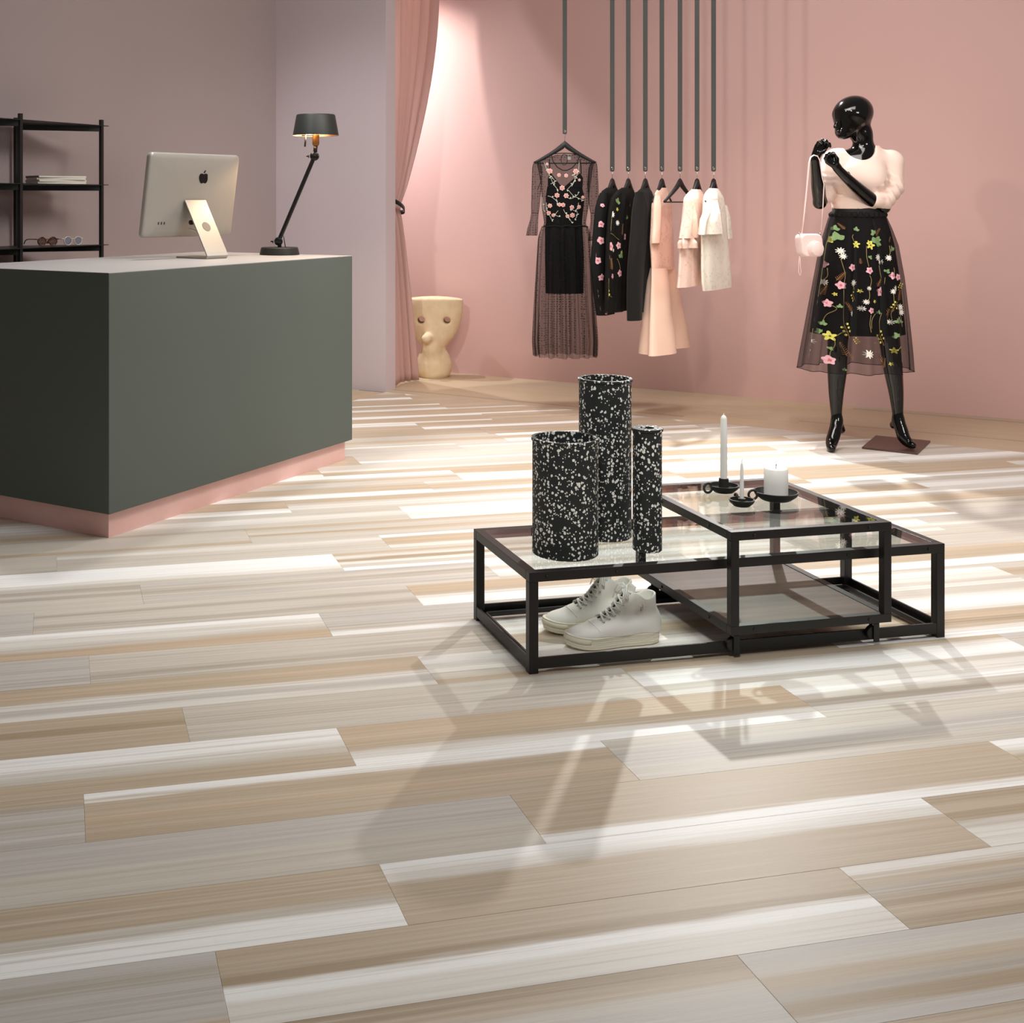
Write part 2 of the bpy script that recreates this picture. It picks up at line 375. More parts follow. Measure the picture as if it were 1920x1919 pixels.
# oak border along the pink wall and behind the counter
BW = .2033
def border(a0, a1, b0, b1, along, code_pool, L=1.17):
    # a = e1 range, b = e2 range; along 1 -> planks run along e1, 2 -> along e2
    r0, r1, l0, l1 = (a0, a1, b0, b1) if along == 2 else (b0, b1, a0, a1)
    k = 0
    while r0+k*BW < r1-.01:
        s0 = r0+k*BW; s1 = min(r1, s0+BW); st = l0-prng.uniform(0, L)
        while st < l1:
            x0 = max(st, l0); x1 = min(st+L, l1)
            if x1-x0 > .05:
                Lx, Wx = x1-x0, s1-s0
                me = plank_mesh([(GAP, GAP), (Lx-GAP, GAP), (Lx-GAP, Wx-GAP), (GAP, Wx-GAP)], lambda c: (c.x, c.y/BW))
                if along == 2: org = rm(s1, x0); ang = A_E+PI/2      # local x -> e2, local y -> -e1
                else: org = rm(x0, s0); ang = A_E
                o = link('plank', me, None, floor, False, (org.x, org.y, 0), (0, 0, ang)); colors(o, prng.choice(code_pool), .28)
            st += L
        k += 1
oak = ['OOTOOO', 'TOOOTO', 'OTTOOT', 'TTOBTT']
border(BE1, 8.07, -1.2, 4.12, 2, oak)
border(7.19, 8.07, 4.12, 5.6, 2, oak)
border(1.6, 7.03, BE2, 4.995, 1, oak)

# ------------------------------------------------------------------ walls
def wall(name, a0, a1, b0, b1, z0, z1, m, label):
    bx = MB().box(a0, a1, b0, b1, z0, z1); o = bx.obj(name, m, None, False, 0, (0, 0, 0), (0, 0, A_E)); tag(o, label, None, None, 'structure'); return o
CZ = 3.25
wall('wall_back', 8.07, 8.2, -2.0, 6.3, -.05, CZ, M['pink'], 'matte pink back wall behind the hanging clothes')
wall('wall_partition', 7.06, 7.186, 4.117, 5.0, -.05, CZ, M['lilac'], 'pale lilac partition wall beside the curtain')
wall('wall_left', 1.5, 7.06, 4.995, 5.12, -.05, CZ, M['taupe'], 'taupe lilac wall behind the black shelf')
wall('wall_fitting_room', 7.06, 8.07, 6.18, 6.3, -.05, CZ, M['pink'], 'pink end wall of the fitting room')
wall('wall_partition_rear', 7.06, 7.186, 5.0, 6.3, -.05, CZ, M['lilac'], 'rear stretch of the lilac partition wall')

# ------------------------------------------------------------------ counter
M['anthracite'] = simple('anthracite_laminate', (84, 91, 85), .55, 0, .35, .03, 240)
M['plinth'] = simple('pink_plinth_paint', (226, 184, 176), .6, 0, .4)
C0 = (-.871, 4.592)
ct = thing('sales_counter', 'large dark grey block counter with a pink plinth', 'counter', (*C0, 0), A_E)
MB().box(.02, 1.665, .02, .88, 0, .093).obj('plinth', M['plinth'], ct)['label'] = 'pink plinth'
MB().box(0, 1.70, 0, .905, .093, .981).obj('body', M['anthracite'], ct, bevel=.002)
MB().box(0, 1.70, 0, .905, .9812, .983).obj('countertop', simple('pale_sheen_laminate', (172, 168, 165), .45, 0, .4, .02, 200), ct)  # bright grazing reflection on the dark laminate painted in as a pale top

# ------------------------------------------------------------------ nesting display tables
M['blackmetal'] = simple('black_powder_coated_steel', (24, 22, 21), .42, 0, .4, .05, 300)
def glass_mat(name, tint=(.93, .965, .95)):
    t = NT(name); t.t.nodes.remove(t.b)
    lw = t.n('ShaderNodeLayerWeight'); lw.inputs[0].default_value = .5
    f5 = t.math('POWER', lw.outputs['Facing'], 5.0); f = t.math('ADD', .045, t.math('MULTIPLY', f5, .95), clamp=True)
    tr = t.n('ShaderNodeBsdfTransparent'); tr.inputs[0].default_value = (*tint, 1)
    gl = t.n('ShaderNodeBsdfGlossy'); gl.inputs['Roughness'].default_value = .01
    mx = t.n('ShaderNodeMixShader'); t.l(f, mx.inputs[0]); t.l(tr.outputs[0], mx.inputs[1]); t.l(gl.outputs[0], mx.inputs[2]); t.l(mx.outputs[0], t.out.inputs[0])
    return t.m
M['glass'] = glass_mat('clear_table_glass')
def wood_panel():
    t = NT('taupe_oak_veneer'); c = t.coord()
    a = t.noise(t.mapping(c, (3, 40, 40)), 1, 4, .6); t.col(t.ramp(a, [(.3, srgb(92, 76, 68)), (.7, srgb(116, 98, 88))])); t.p(.45, 0, .22); t.bump(a, .04, .001); return t.m
M['veneer'] = wood_panel()
def uvw(u, v): p = EU*u+EV*v; return (p.x, p.y, 0)
T1 = thing('low_display_table', 'long low black steel table with a glass top holding the speckled vases', 'table', uvw(1.205, 3.098), A_UV)
TL, TD, TZ, B_ = 1.262, .455, .268, .026
for (x, y) in ((0, 0), (TL-B_, 0), (TL-B_, TD-B_), (0, TD-B_)):
    MB().box(x, x+B_, y, y+B_, .0, TZ-B_).obj('leg', M['blackmetal'], T1, bevel=.0012)
MB().box(0, TL, 0, B_, TZ-B_, TZ).obj('top_rail', M['blackmetal'], T1, bevel=.0012)
MB().box(0, TL, TD-B_, TD, TZ-B_, TZ).obj('top_rail', M['blackmetal'], T1, bevel=.0012)
for x in (0, TL-B_): MB().box(x, x+B_, B_, TD-B_, TZ-B_, TZ).obj('top_rail', M['blackmetal'], T1, bevel=.0012)
def lrail(x0, x1, y0, y1, inner):
    m = MB(); m.box(x0, x1, y0, y1, .012, .018)
    if inner == 'y+': m.box(x0, x1, y0, y0+.006, .018, .042); m.box(x0, x1, y1-.006, y1, .018, .026)
    if inner == 'y-': m.box(x0, x1, y1-.006, y1, .018, .042); m.box(x0, x1, y0, y0+.006, .018, .026)
    if inner == 'x+': m.box(x0, x0+.006, y0, y1, .018, .042); m.box(x1-.006, x1, y0, y1, .018, .026)
    if inner == 'x-': m.box(x1-.006, x1, y0, y1, .018, .042); m.box(x0, x0+.006, y0, y1, .018, .026)
    m.obj('base_rail', M['blackmetal'], T1)
lrail(B_, TL-B_, .001, .032, 'y+'); lrail(B_, TL-B_, TD-.032, TD-.001, 'y-')
lrail(.001, .032, B_, TD-B_, 'x+'); lrail(TL-.032, TL-.001, B_, TD-B_, 'x-')
MB().box(B_-.001, TL-B_+.001, B_-.001, TD-B_+.001, TZ-.008, TZ-.0004).obj('glass_top', M['glass'], T1)
for x in (.05, .25, .6, .95, 1.21):
    m = MB(); m.lathe([(0, 0), (.0042, 0), (.0042, .0022), (0, .0022)], 10); m.obj('screw', M['blackmetal'], T1, True, loc=(x, 0, TZ-.013), rot=(PI/2, 0, 0))

T2 = thing('rolling_display_table', 'taller black steel table on casters with a glass top holding the candles', 'table', uvw(1.765, 3.05), A_UV)
UL, UD, UZ, U0 = .493, .575, .354, .075
C_ = .024
for (x, y) in ((0, 0), (UL-C_, 0), (UL-C_, UD-C_), (0, UD-C_)):
    MB().box(x, x+C_, y, y+C_, U0+C_, UZ-C_).obj('leg', M['blackmetal'], T2, bevel=.0012)
for z in (U0, UZ-C_):
    nm = 'top_rail' if z > .2 else 'shelf_rail'
    MB().box(0, UL, 0, C_, z, z+C_).obj(nm, M['blackmetal'], T2, bevel=.0012); MB().box(0, UL, UD-C_, UD, z, z+C_).obj(nm, M['blackmetal'], T2, bevel=.0012)
    for x in (0, UL-C_): MB().box(x, x+C_, C_, UD-C_, z, z+C_).obj(nm, M['blackmetal'], T2, bevel=.0012)
MB().box(C_-.001, UL-C_+.001, C_-.001, UD-C_+.001, UZ-.008, UZ-.0004).obj('glass_top', M['glass'], T2)
MB().box(C_-.001, UL-C_+.001, C_-.001, UD-C_+.001, U0+.010, U0+C_-.002).obj('shelf_board', M['veneer'], T2, bevel=.001)['label'] = 'taupe wood shelf board'
for x in (.03, UL-.03):
    for y in (.040, UD-.066):
        cs = MB(); cs.box(x-.006, x+.012, y-.012, y-.009, .012, U0); cs.box(x-.005, x+.005, y+.009, y+.012, .018, U0); cs.box(x-.01, x+.01, min(y, .045)-.012, y+.012, U0-.014, U0)
        o = cs.obj('caster_fork', M['blackmetal'], T2, bevel=.0008)
        wl = MB(); wl.lathe([(0, -.007), (.017, -.007), (.019, -.005), (.019, .005), (.017, .007), (0, .007)], 20); wl.obj('wheel', M['blackmetal'], o, True, loc=(x-.004, y, .037), rot=(PI/2, 0, 0), angle=40)
for x in (.07, UL-.07):
    for z in (U0+.012, UZ-.012):
        m = MB(); m.lathe([(0, 0), (.0042, 0), (.0042, .0022), (0, .0022)], 10); m.obj('screw', M['blackmetal'], T2, True, loc=(x, 0, z), rot=(PI/2, 0, 0))
for y in (.12, .4):
    for z in (U0+.012, UZ-.012):
        m = MB(); m.lathe([(0, 0), (.0042, 0), (.0042, .0022), (0, .0022)], 10); m.obj('screw', M['blackmetal'], T2, True, loc=(0, y, z), rot=(0, -PI/2, 0))

# ------------------------------------------------------------------ speckled vases
def terrazzo():
    t = NT('black_rubber_with_white_chips'); c = t.coord(); cw = t.n('ShaderNodeVectorMath', operation='ADD')
    nz = t.n('ShaderNodeTexNoise'); t.l(c, nz.inputs['Vector']); nz.inputs['Scale'].default_value = 90
    sc = t.n('ShaderNodeVectorMath', operation='SCALE'); t.l(nz.outputs['Color'], sc.inputs[0]); sc.inputs['Scale'].default_value = .007
    t.l(c, cw.inputs[0]); t.l(sc.outputs[0], cw.inputs[1]); v = cw.outputs[0]
    def layer(scale, thr, keep, seed):
        vv = t.mapping(v, (1, 1, .85), (seed, seed*1.7, seed*.6)); o = t.n('ShaderNodeTexVoronoi'); t.l(vv, o.inputs['Vector']); o.inputs['Scale'].default_value = scale
        d = t.math('LESS_THAN', o.outputs['Distance'], thr); sp = t.n('ShaderNodeSeparateColor'); t.l(o.outputs['Color'], sp.inputs[0])
        big = t.noise(t.mapping(v, (1, 1, 1), (seed, 0, 0)), 16, 1)
        return t.math('MULTIPLY', d, t.math('GREATER_THAN', t.math('ADD', sp.outputs[0], t.math('MULTIPLY', big, .7)), keep))
    f = t.math('MAXIMUM', layer(112, .38, .93, 0), layer(175, .36, 1.12, 5)); f = t.math('MAXIMUM', f, layer(78, .30, 1.06, 11))
    t.col(t.mix(f, srgb(34, 38, 38), srgb(246, 245, 238))); t.p(.55, 0, .45); return t.m
M['terrazzo'] = terrazzo()
def vase(x, y, D, h, label, narrow=0):
    r = D/2; lip = .0035
    o = thing('speckled_vase', label, 'vase', (x, y, TZ), 0, 'speckled black vases')
    th = .007 if not narrow else r-narrow
    prof = [(0, .0), (r-.002, 0), (r, .002), (r, h-.010), (r+lip, h-.007), (r+lip, h-.001), (r+lip-.001, h), (r-th, h), (r-th, .02), (0, .02)]
    b_ = MB(); b_.lathe(prof, 64); b_.obj('body', M['terrazzo'], o, True, angle=35)
vase(.612, 3.478, .1815, .322, 'wide speckled black vase standing in front of the tallest vase')
vase(.760, 3.655, .1510, .462, 'tallest speckled black vase, half hidden behind the wide one')
vase(.848, 3.508, .0805, .343, 'thin speckled black tube vase with a small hole on top', .019)
# ------------------------------------------------------------------ computer display on the counter
M['alu'] = simple('brushed_aluminium', (172, 167, 159), .42, .3, .5, .03, 60)
M['black'] = simple('black_plastic', (16, 16, 17), .25, 0, .5)
M['dark'] = simple('dark_recess', (40, 38, 36), .6)
CT = .983
imac = thing('computer_display', 'silver flat computer display seen from its back on the counter', 'computer', (-.722, 5.825, CT), math.radians(50))
PWD, PHT, ZB, TILT = .565, .392, .095, math.radians(9)
def tilt(p):
    # lean the panel about its centre: top towards -y (the stand side)
    x, y, z = p; zc = ZB+PHT/2; c, s = math.cos(TILT), math.sin(TILT)
    return (x, y*c-(z-zc)*s, zc+y*s*0+(z-zc)*c)
def rrect(wd, ht, r, n=6):
    pts = []
    for cx_, cz_, a0 in ((wd/2-r, ht/2-r, 0), (-wd/2+r, ht/2-r, 90), (-wd/2+r, -ht/2+r, 180), (wd/2-r, -ht/2+r, 270)):
        for i in range(n+1):
            a = math.radians(a0+90*i/n); pts.append((cx_+r*math.cos(a), cz_+r*math.sin(a)))
    return pts
shape = rrect(PWD, PHT, .022)
R = []
for sc, y in ((1, .012), (1, -.004), (.992, -.009), (.96, -.0125), (.85, -.0165), (.6, -.0225), (.3, -.026), (.02, -.0275)):
    R.append([tilt((x*sc if sc > .9 else x*sc, y, ZB+PHT/2+z*sc)) for x, z in shape])
b_ = MB().rings(R); b_.obj('housing', M['alu'], imac, True, angle=50)
# glass front
g_ = MB().rings([[tilt((x*.985, .0121, ZB+PHT/2+z*.985)) for x, z in shape], [tilt((x*.98, .0145, ZB+PHT/2+z*.98)) for x, z in shape]]); g_.obj('screen', M['black'], imac)
def back_y(x, z):
    q = max(abs(x)/(PWD/2), abs(z)/(PHT/2)); pts = [(1, -.004), (.992, -.009), (.96, -.0125), (.85, -.0165), (.6, -.0225), (.3, -.026), (0, -.0275)]
    for (a, ya), (c, yc) in zip(pts, pts[1:]):
        if c <= q <= a: return yc+(ya-yc)*(q-c)/(a-c)
    return -.004
def on_back(poly, cx_, cz_, lift=.0012, sub=None):
    return [tilt((cx_+x, back_y(cx_+x, cz_+z)-lift, ZB+PHT/2+cz_+z)) for x, z in poly]
# logo: apple outline with a bite, and a leaf
ap = []
def bez(p0, p1, p2, p3, n=10): return [tuple((1-t)**3*p0[i]+3*(1-t)**2*t*p1[i]+3*(1-t)*t*t*p2[i]+t**3*p3[i] for i in (0, 1)) for t in [k/n for k in range(n)]]
ap += bez((0, .68), (.18, .68), (.30, .80), (.52, .80)) + bez((.52, .80), (.70, .80), (.86, .72), (.95, .56))
ap += bez((.95, .56), (.55, .32), (.55, -.18), (1.0, -.36)) + bez((1.0, -.36), (.88, -.72), (.66, -.98), (.46, -.98)) + bez((.46, -.98), (.28, -.98), (.2, -.88), (0, -.88))
ap += bez((0, -.88), (-.2, -.88), (-.28, -.98), (-.46, -.98)) + bez((-.46, -.98), (-.8, -.98), (-1.1, -.3), (-1.1, .14)) + bez((-1.1, .14), (-1.1, .55), (-.85, .80), (-.52, .80)) + bez((-.52, .80), (-.30, .80), (-.18, .68), (0, .68))
lf = bez((-.04, .86), (-.04, 1.10), (.14, 1.36), (.44, 1.42)) + bez((.44, 1.42), (.46, 1.16), (.26, .88), (-.04, .86))
s_ = .026; LX, LZ = .045, .082
lg = bpy.data.objects.new('logo', None)
def flat(poly, cx_, cz_, s, name, parent, m):
    p2 = [(x*s, z*s) for x, z in poly]
    a = on_back(p2, cx_, cz_, .0018); c = on_back(p2, cx_, cz_, -.001)
    bm_ = bmesh.new(); va = [bm_.verts.new(p) for p in a]; vc = [bm_.verts.new(p) for p in c]; n = len(va)
    f = bm_.faces.new(va); bmesh.ops.triangulate(bm_, faces=[f])
    for i in range(n): bm_.faces.new((va[i], vc[i], vc[(i+1) % n], va[(i+1) % n]))
    bmesh.ops.recalc_face_normals(bm_, faces=bm_.faces); me = bpy.data.meshes.new(name); bm_.to_mesh(me); bm_.free(); return link(name, me, m, parent)
o = flat(ap, LX, LZ, s_, 'logo', imac, M['black']); o['label'] = 'black apple-shaped emblem with a bite'
flat(lf, LX, LZ, s_, 'logo_leaf', o, M['black'])
for i in range(3):
    flat([(-.0025, -.006), (.0025, -.006), (.0025, .006), (-.0025, .006)], -.20+i*.017, -.130, 1, 'port', imac, M['dark'])
# stand: sloping plate, bend and foot
SW = .066; th = .008
prof = [(-.026, .262), (-.034, .262), (-.170, .035), (-.180, .016), (-.180, .006), (-.172, .0)]
path = [(-.028, .268), (-.168, .030), (-.176, .014), (-.170, .0035), (-.158, .0005+th/2), (.03, .0005+th/2)]
pp = [Vector((0, y, z)) for y, z in path]
L_, R_ = [], []
outl = []
for i, p in enumerate(pp):
    a = pp[max(i-1, 0)]; c = pp[min(i+1, len(pp)-1)]; t_ = (c-a).normalized(); nrm = Vector((0, t_.z, -t_.y)); L_.append(p+nrm*th/2); R_.append(p-nrm*th/2)
ring = [L_[i] for i in range(len(pp))]+[R_[i] for i in reversed(range(len(pp)))]
ring = [Vector((0, q.y, max(q.z, .0004))) for q in ring]
# plate with a round cable hole: build the sloping part as a strip mesh with a hole
st = MB(); n = len(ring)
st.rings([[(-SW, q.y, q.z) for q in ring], [(SW, q.y, q.z) for q in ring]])
sto = st.obj('stand', M['alu'], imac, bevel=.002)
hc = MB(); hc.lathe([(0, -.0006), (.024, -.0006), (.024, .0006), (0, .0006)], 28)
dirp = (pp[1]-pp[0]).normalized(); mid = pp[0]+(pp[1]-pp[0])*.52; nrm = Vector((0, -dirp.z, dirp.y)); nrm = nrm if nrm.y < 0 else -nrm
ho = hc.obj('cable_hole', simple('cable_hole_grey', (128, 118, 108), .6), sto, True, angle=40); ho.location = mid+nrm*(th/2+.0006); ho.rotation_euler = nrm.to_track_quat('Z', 'Y').to_euler()
MB().box(-.045, .045, -.032, -.018, .235, .256).obj('hinge', M['dark'], imac, bevel=.003)
cb = MB(); cb.tube([(-.035, -.026, .135), (-.03, -.05, .13), (-.02, -.075, .12), (-.0, -.09, .118)], .0035, 8); cb.obj('cable', simple('white_cable', (225, 222, 215), .5), imac, True)
pl = MB(); pl.lathe([(0, 0), (.011, 0), (.011, .012), (0, .012)], 14); pl.obj('power_plug', M['dark'], imac, True, loc=(-.035, -.034, .165), rot=(PI/2, 0, 0), angle=40)

# ------------------------------------------------------------------ desk lamp
M['lampblack'] = simple('satin_black_lamp_paint', (40, 41, 37), .5, 0, .35)
M['brass'] = simple('warm_brass', (150, 110, 66), .35, .8)
def shade_in():
    t = NT('cream_inner_shade'); t.col(srgb(110, 92, 70)); t.p(.5); return t.m
M['shadein'] = shade_in()
lm = thing('desk_lamp', 'black jointed desk lamp with a tapered drum shade', 'lamp', (-.3246, 6.135, CT), 0)
b_ = MB(); b_.lathe([(0, 0), (.098, 0), (.098, .004), (.091, .034), (.087, .037), (0, .037)], 48); b_.obj('base', M['lampblack'], lm, True, angle=30)
J0 = Vector((-.005, 0, .066)); J1 = Vector((.172, 0, .485))
b_ = MB(); b_.lathe([(0, .035), (.010, .037), (.009, .055), (.012, .06), (0, .06)], 16); b_.obj('stem', M['lampblack'], lm, True)
def joint(p, r, nm):
    m = MB(); m.lathe([(0, -.011), (r*.7, -.011), (r, -.007), (r, .007), (r*.7, .011), (0, .011)], 20); o_ = m.obj(nm, M['black'], lm, True, loc=p, rot=(PI/2, 0, 0), angle=40)
    k_ = MB(); k_.lathe([(0, 0), (.009, 0), (.010, .004), (.004, .006), (.004, .014), (0, .014)], 12); k_.obj('knob', M['black'], o_, True, loc=(-r-.004, 0, .0), rot=(0, -PI/2, 0), angle=40)
    return o_
joint(J0, .021, 'lower_joint'); joint(J1, .023, 'upper_joint')
b_ = MB(); b_.tube([J0, J1], .0105, 14); b_.obj('arm', M['black'], lm, True, angle=50)
b_ = MB(); b_.tube([J0+Vector((.025, -.02, .03)), J0+Vector((.03, -.022, .0)), J0+Vector((.035, -.02, -.03))], .0025, 6); b_.obj('switch_cord', M['black'], lm, True)
SC = Vector((.178, 0, 0)); SB = .586
b_ = MB(); b_.tube([J1, J1+Vector((.004, 0, .03)), (SC.x, 0, .545)], [.013, .010, .011], 14); b_.obj('neck', M['black'], lm, True)
b_ = MB(); b_.lathe([(0, .535), (.014, .537), (.0175, .548), (.0175, .59), (.0, .595)], 20, (SC.x, 0, 0)); b_.obj('socket', M['brass'], lm, True, angle=40)
b_ = MB(); b_.lathe([(.1135, SB), (.096, SB+.098), (.092, SB+.103), (0, SB+.103)], 64, (SC.x, 0, 0)); sh = b_.obj('shade', M['lampblack'], lm, True, angle=40)
b_ = MB(); b_.lathe([(.1130, SB+.0004), (.0955, SB+.097), (.0, SB+.100)], 64, (SC.x, 0, 0)); b_.obj('shade_lining', M['shadein'], sh, True, angle=60)
b_ = MB(); b_.tube([(SC.x-.048, -.01, SB+.005), (SC.x-.053, -.012, SB-.055)], .0045, 8); b_.obj('handle', M['lampblack'], sh, True); b_ = MB(); b_.tube([(SC.x-.07, -.01, SB), (SC.x, -.01, SB+.002)], .004, 8); b_.obj('shade_bracket', M['lampblack'], sh, True)
tb = NT('glowing_bulb'); em = tb.n('ShaderNodeEmission'); em.inputs[0].default_value = (1, .72, .42, 1); em.inputs[1].default_value = 3; tb.l(em.outputs[0], tb.out.inputs[0])
b_ = MB(); b_.lathe([(0, SB+.012), (.015, SB+.016), (.020, SB+.034), (.014, SB+.050), (0, SB+.055)], 20, (SC.x, 0, 0)); b_.obj('bulb', tb.m, lm, True)
ll = bpy.data.lights.new('desk_lamp_light', 'POINT'); ll.energy = 17; ll.color = (1, .70, .42); ll.shadow_soft_size = .012
lo_ = bpy.data.objects.new('desk_lamp_light', ll); COL.objects.link(lo_); lo_.parent = lm; lo_.location = (SC.x-.026, -.012, SB+.046)

# ------------------------------------------------------------------ shelving against the left wall
M['steel'] = simple('black_shelf_steel', (30, 33, 32), .38, .2, .5)
def shp(px, e2):
    # point on the line e2 = const seen at picture column px
    r = (px-CX)/FPX; a = (.8472*e2+r*.5313*e2)/(.5313-r*.8472); p = rm(a, e2); return p, a
FE, BEK = 4.69, 4.955
A_, aA = shp(38, FE); C_p, aC = shp(190, FE); B_p, aB = shp(30, BEK); D_p = rm(aA-.58, FE); F_p = rm(aB-.58, BEK)
sh_ = thing('shelf_unit', 'black steel open shelving with slim plates on the left wall', 'shelf', (A_.x, A_.y, 0), 0)
def loc2(p): return (p.x-A_.x, p.y-A_.y)
for p, nm in ((A_, 0), (C_p, 0), (B_p, 0), (D_p, 0), (F_p, 0)):
    x, y = loc2(p); MB().box(-.009, .009, -.009, .009, 0, 1.685).obj('upright', M['steel'], sh_, loc=(x, y, 0), rot=(0, 0, A_E))
for z in (1.655, 1.336, 1.012, .69, .36):
    tip = rm(aC+.045, FE); poly = [loc2(rm(aA-.7, FE-.012)), loc2(rm(aC+.045, FE-.012)), loc2(rm(aC+.045, FE+.004)), loc2(B_p+E2*.012), loc2(rm(aA-.7, BEK+.012))]
    MB().prism(poly, z-.004, z).obj('shelf_plate', M['steel'], sh_)
    for p, q in ((B_p, C_p), (F_p, A_)):
        d = (q-p).normalized(); n_ = Vector((-d.y, d.x))*.002
        MB().prism([loc2(p-n_), loc2(q-n_), loc2(q+n_), loc2(p+n_)], z-.034, z-.0045).obj('shelf_edge', M['steel'], sh_)
# magazines stacked on the middle plate
M['paper'] = simple('magazine_pages', (226, 221, 208), .7, 0, .3, .06, 200)
M['cover'] = simple('dark_magazine_cover', (66, 60, 58), .4); M['cover2'] = simple('cream_magazine_cover', (222, 212, 196), .45); M['cover3'] = simple('pale_magazine_cover', (205, 196, 190), .45)
pm, _ = shp(105, 4.80)
z = 1.3361
mags = [('bottom magazine of the shelf stack, with a cream cover', 'cover2', .0, .010), ('second magazine from the bottom of the shelf stack', 'cover3', .05, .009), ('third magazine up in the shelf stack, just under the top one', 'cover2', -.04, .009), ('top magazine of the shelf stack, with a dark cover', 'cover', .03, .009)]
for i, (lb, cv, dr, th_) in enumerate([(a_, b_, c_, d_*1.15) for a_, b_, c_, d_ in mags]):
    mg = thing('magazine', lb, 'magazine', (pm.x, pm.y, z), math.radians(33)+dr, 'magazines on the shelf')
    MB().box(-.13, .13, -.095, .095, .0008, th_-.0008).obj('pages', M['paper'], mg)
    c_ = MB(); c_.box(-.1305, .1305, -.0955, .0955, 0, .0007); c_.box(-.1305, .1305, -.0955, .0955, th_-.0007, th_); c_.box(-.1312, -.1306, -.0955, .0955, 0, th_); c_.obj('cover', M[cv], mg)
    z += th_+.0002
# sunglasses on the plate below
def sunglasses(px, e2, label, fm, lens_rgb, rz):
    p, a_ = shp(px, e2); sg = thing('sunglasses', label, 'sunglasses', (p.x, p.y, 1.0121), rz, 'sunglasses on the shelf')
    lm_ = NT('tinted_lens'); lm_.col(srgb(*lens_rgb)); lm_.p(.08, 0, .6); lm_.b.inputs['Alpha'].default_value = .85
    def rim(cx_):
        return [(cx_+.023*math.cos(t)*(1+.10*math.sin(t)), 0, .0235+.020*math.sin(t)+.003*max(0, math.sin(t))) for t in [2*PI*k/24 for k in range(24)]]
    for s in (-1, 1):
        m = MB(); m.tube(rim(s*.031), .0028, 6, True); fr_ = m.obj('rim', fm, sg, True)
        l_ = MB(); rp = rim(s*.031); l_.add(rp+[(s*.031, -.002, .0235)], [(k, (k+1) % 24, 24) for k in range(24)]); l_.obj('lens', lm_.m, sg, True)
        t_ = MB(); t_.tube([(s*.056, 0, .036), (s*.066, .008, .037), (s*.067, .06, .036), (s*.067, .10, .034), (s*.066, .125, .024), (s*.065, .138, .010)], [.0035, .003, .0025, .0025, .003, .003], 6); t_.obj('temple', fm, sg, True)
    b_ = MB(); b_.tube([(-.011, 0, .034), (0, -.002, .037), (.011, 0, .034)], .0026, 6); b_.obj('bridge', fm, sg, True)
tort = NT('tortoiseshell'); f_ = tort.noise(tort.coord(), 90, 3); tort.col(tort.ramp(f_, [(.4, srgb(38, 22, 16)), (.62, srgb(120, 66, 34))])); tort.p(.2)
sunglasses(89, 4.76, 'brown tortoiseshell sunglasses on the lower shelf plate', tort.m, (70, 36, 20), math.radians(40))
sunglasses(137, 4.705, 'pale grey framed sunglasses beside the brown pair', simple('pale_grey_acetate', (196, 190, 186), .25), (120, 122, 134), math.radians(46))

# ------------------------------------------------------------------ curtain with tieback
def fabric(name, rgb, rough=.85, trans=.0, scale=500, sheen=.3, var=.05):
    t = NT(name); c = srgb(*rgb); co = t.coord(); f = t.noise(co, scale, 2); t.col(t.mix(f, tuple(x*(1-var) for x in c), tuple(min(1, x*(1+var)) for x in c)))
    t.p(rough, 0, .2); t.b.inputs['Sheen Weight'].default_value = sheen; t.bump(f, .1, .001)
    if trans:
        tl = t.n('ShaderNodeBsdfTranslucent'); tl.inputs[0].default_value = (*c, 1); mx = t.n('ShaderNodeMixShader'); mx.inputs[0].default_value = trans
        t.l(t.b.outputs[0], mx.inputs[1]); t.l(tl.outputs[0], mx.inputs[2]); t.l(mx.outputs[0], t.out.inputs[0])
    return t.m
M['curtain'] = fabric('dusty_pink_curtain', (216, 178, 170), .8, .2)
CE2, CA0, TIEZ = 4.175, 7.205, 1.20
cu = thing('curtain', 'dusty pink curtain tied back beside the lilac partition', 'curtain', (*rm(CA0, CE2), 0), A_E)
def cw(z):
    if z > TIEZ:
        t = (z-TIEZ)/(3.2-TIEZ); return .13+.56*(1-(1-min(1, t*1.25))**1.9)
    t = (TIEZ-z)/TIEZ; return .13+.27*t**.8
cm = MB(); NS, NZ = 110, 60; vs = []
for j in range(NZ+1):
    z = .012+(3.2-.012)*j/NZ; W_ = cw(z); am = .022+.05*W_
    if abs(z-TIEZ) < .12: am *= .55+.45*abs(z-TIEZ)/.12
    for i in range(NS+1):
        s = i/NS; ph = 2*PI*6.5*s+.5*math.sin(3*z+4*s)
        x = W_*s+.012*math.sin(ph*1.0+1.3)*W_*2; y = am*math.sin(ph)*(.65+.35*math.sin(7*s+1))+.03*math.sin(PI*s)*(1 if z < TIEZ else .4)
        vs.append((x, y, z))
cm.add(vs, [(j*(NS+1)+i, j*(NS+1)+i+1, (j+1)*(NS+1)+i+1, (j+1)*(NS+1)+i) for j in range(NZ) for i in range(NS)])
co_ = cm.obj('cloth', M['curtain'], cu, True); sm = co_.modifiers.new('solid', 'SOLIDIFY'); sm.thickness = .003
tbk = MB(); L_ = []
for i in range(33):
    a = 2*PI*i/32; c_ = math.cos(a); L_.append(Vector((.078-.088*c_, .058*math.sin(a), TIEZ-.085*(.5-.5*c_)+.055)))
rg = []
for p in L_[:-1]:
    h_ = .030; rg.append([(p.x, p.y, p.z-h_/2), (p.x, p.y, p.z+h_/2)])
tm = MB(); vs = [q for r_ in rg for q in r_]; n = 32
tm.add(vs, [(2*i, 2*((i+1) % n), 2*((i+1) % n)+1, 2*i+1) for i in range(n)]); to = tm.obj('tieback', fabric('black_tieback', (22, 20, 20)), cu, True); to['label'] = 'black tieback band'
sm = to.modifiers.new('solid', 'SOLIDIFY'); sm.thickness = .004
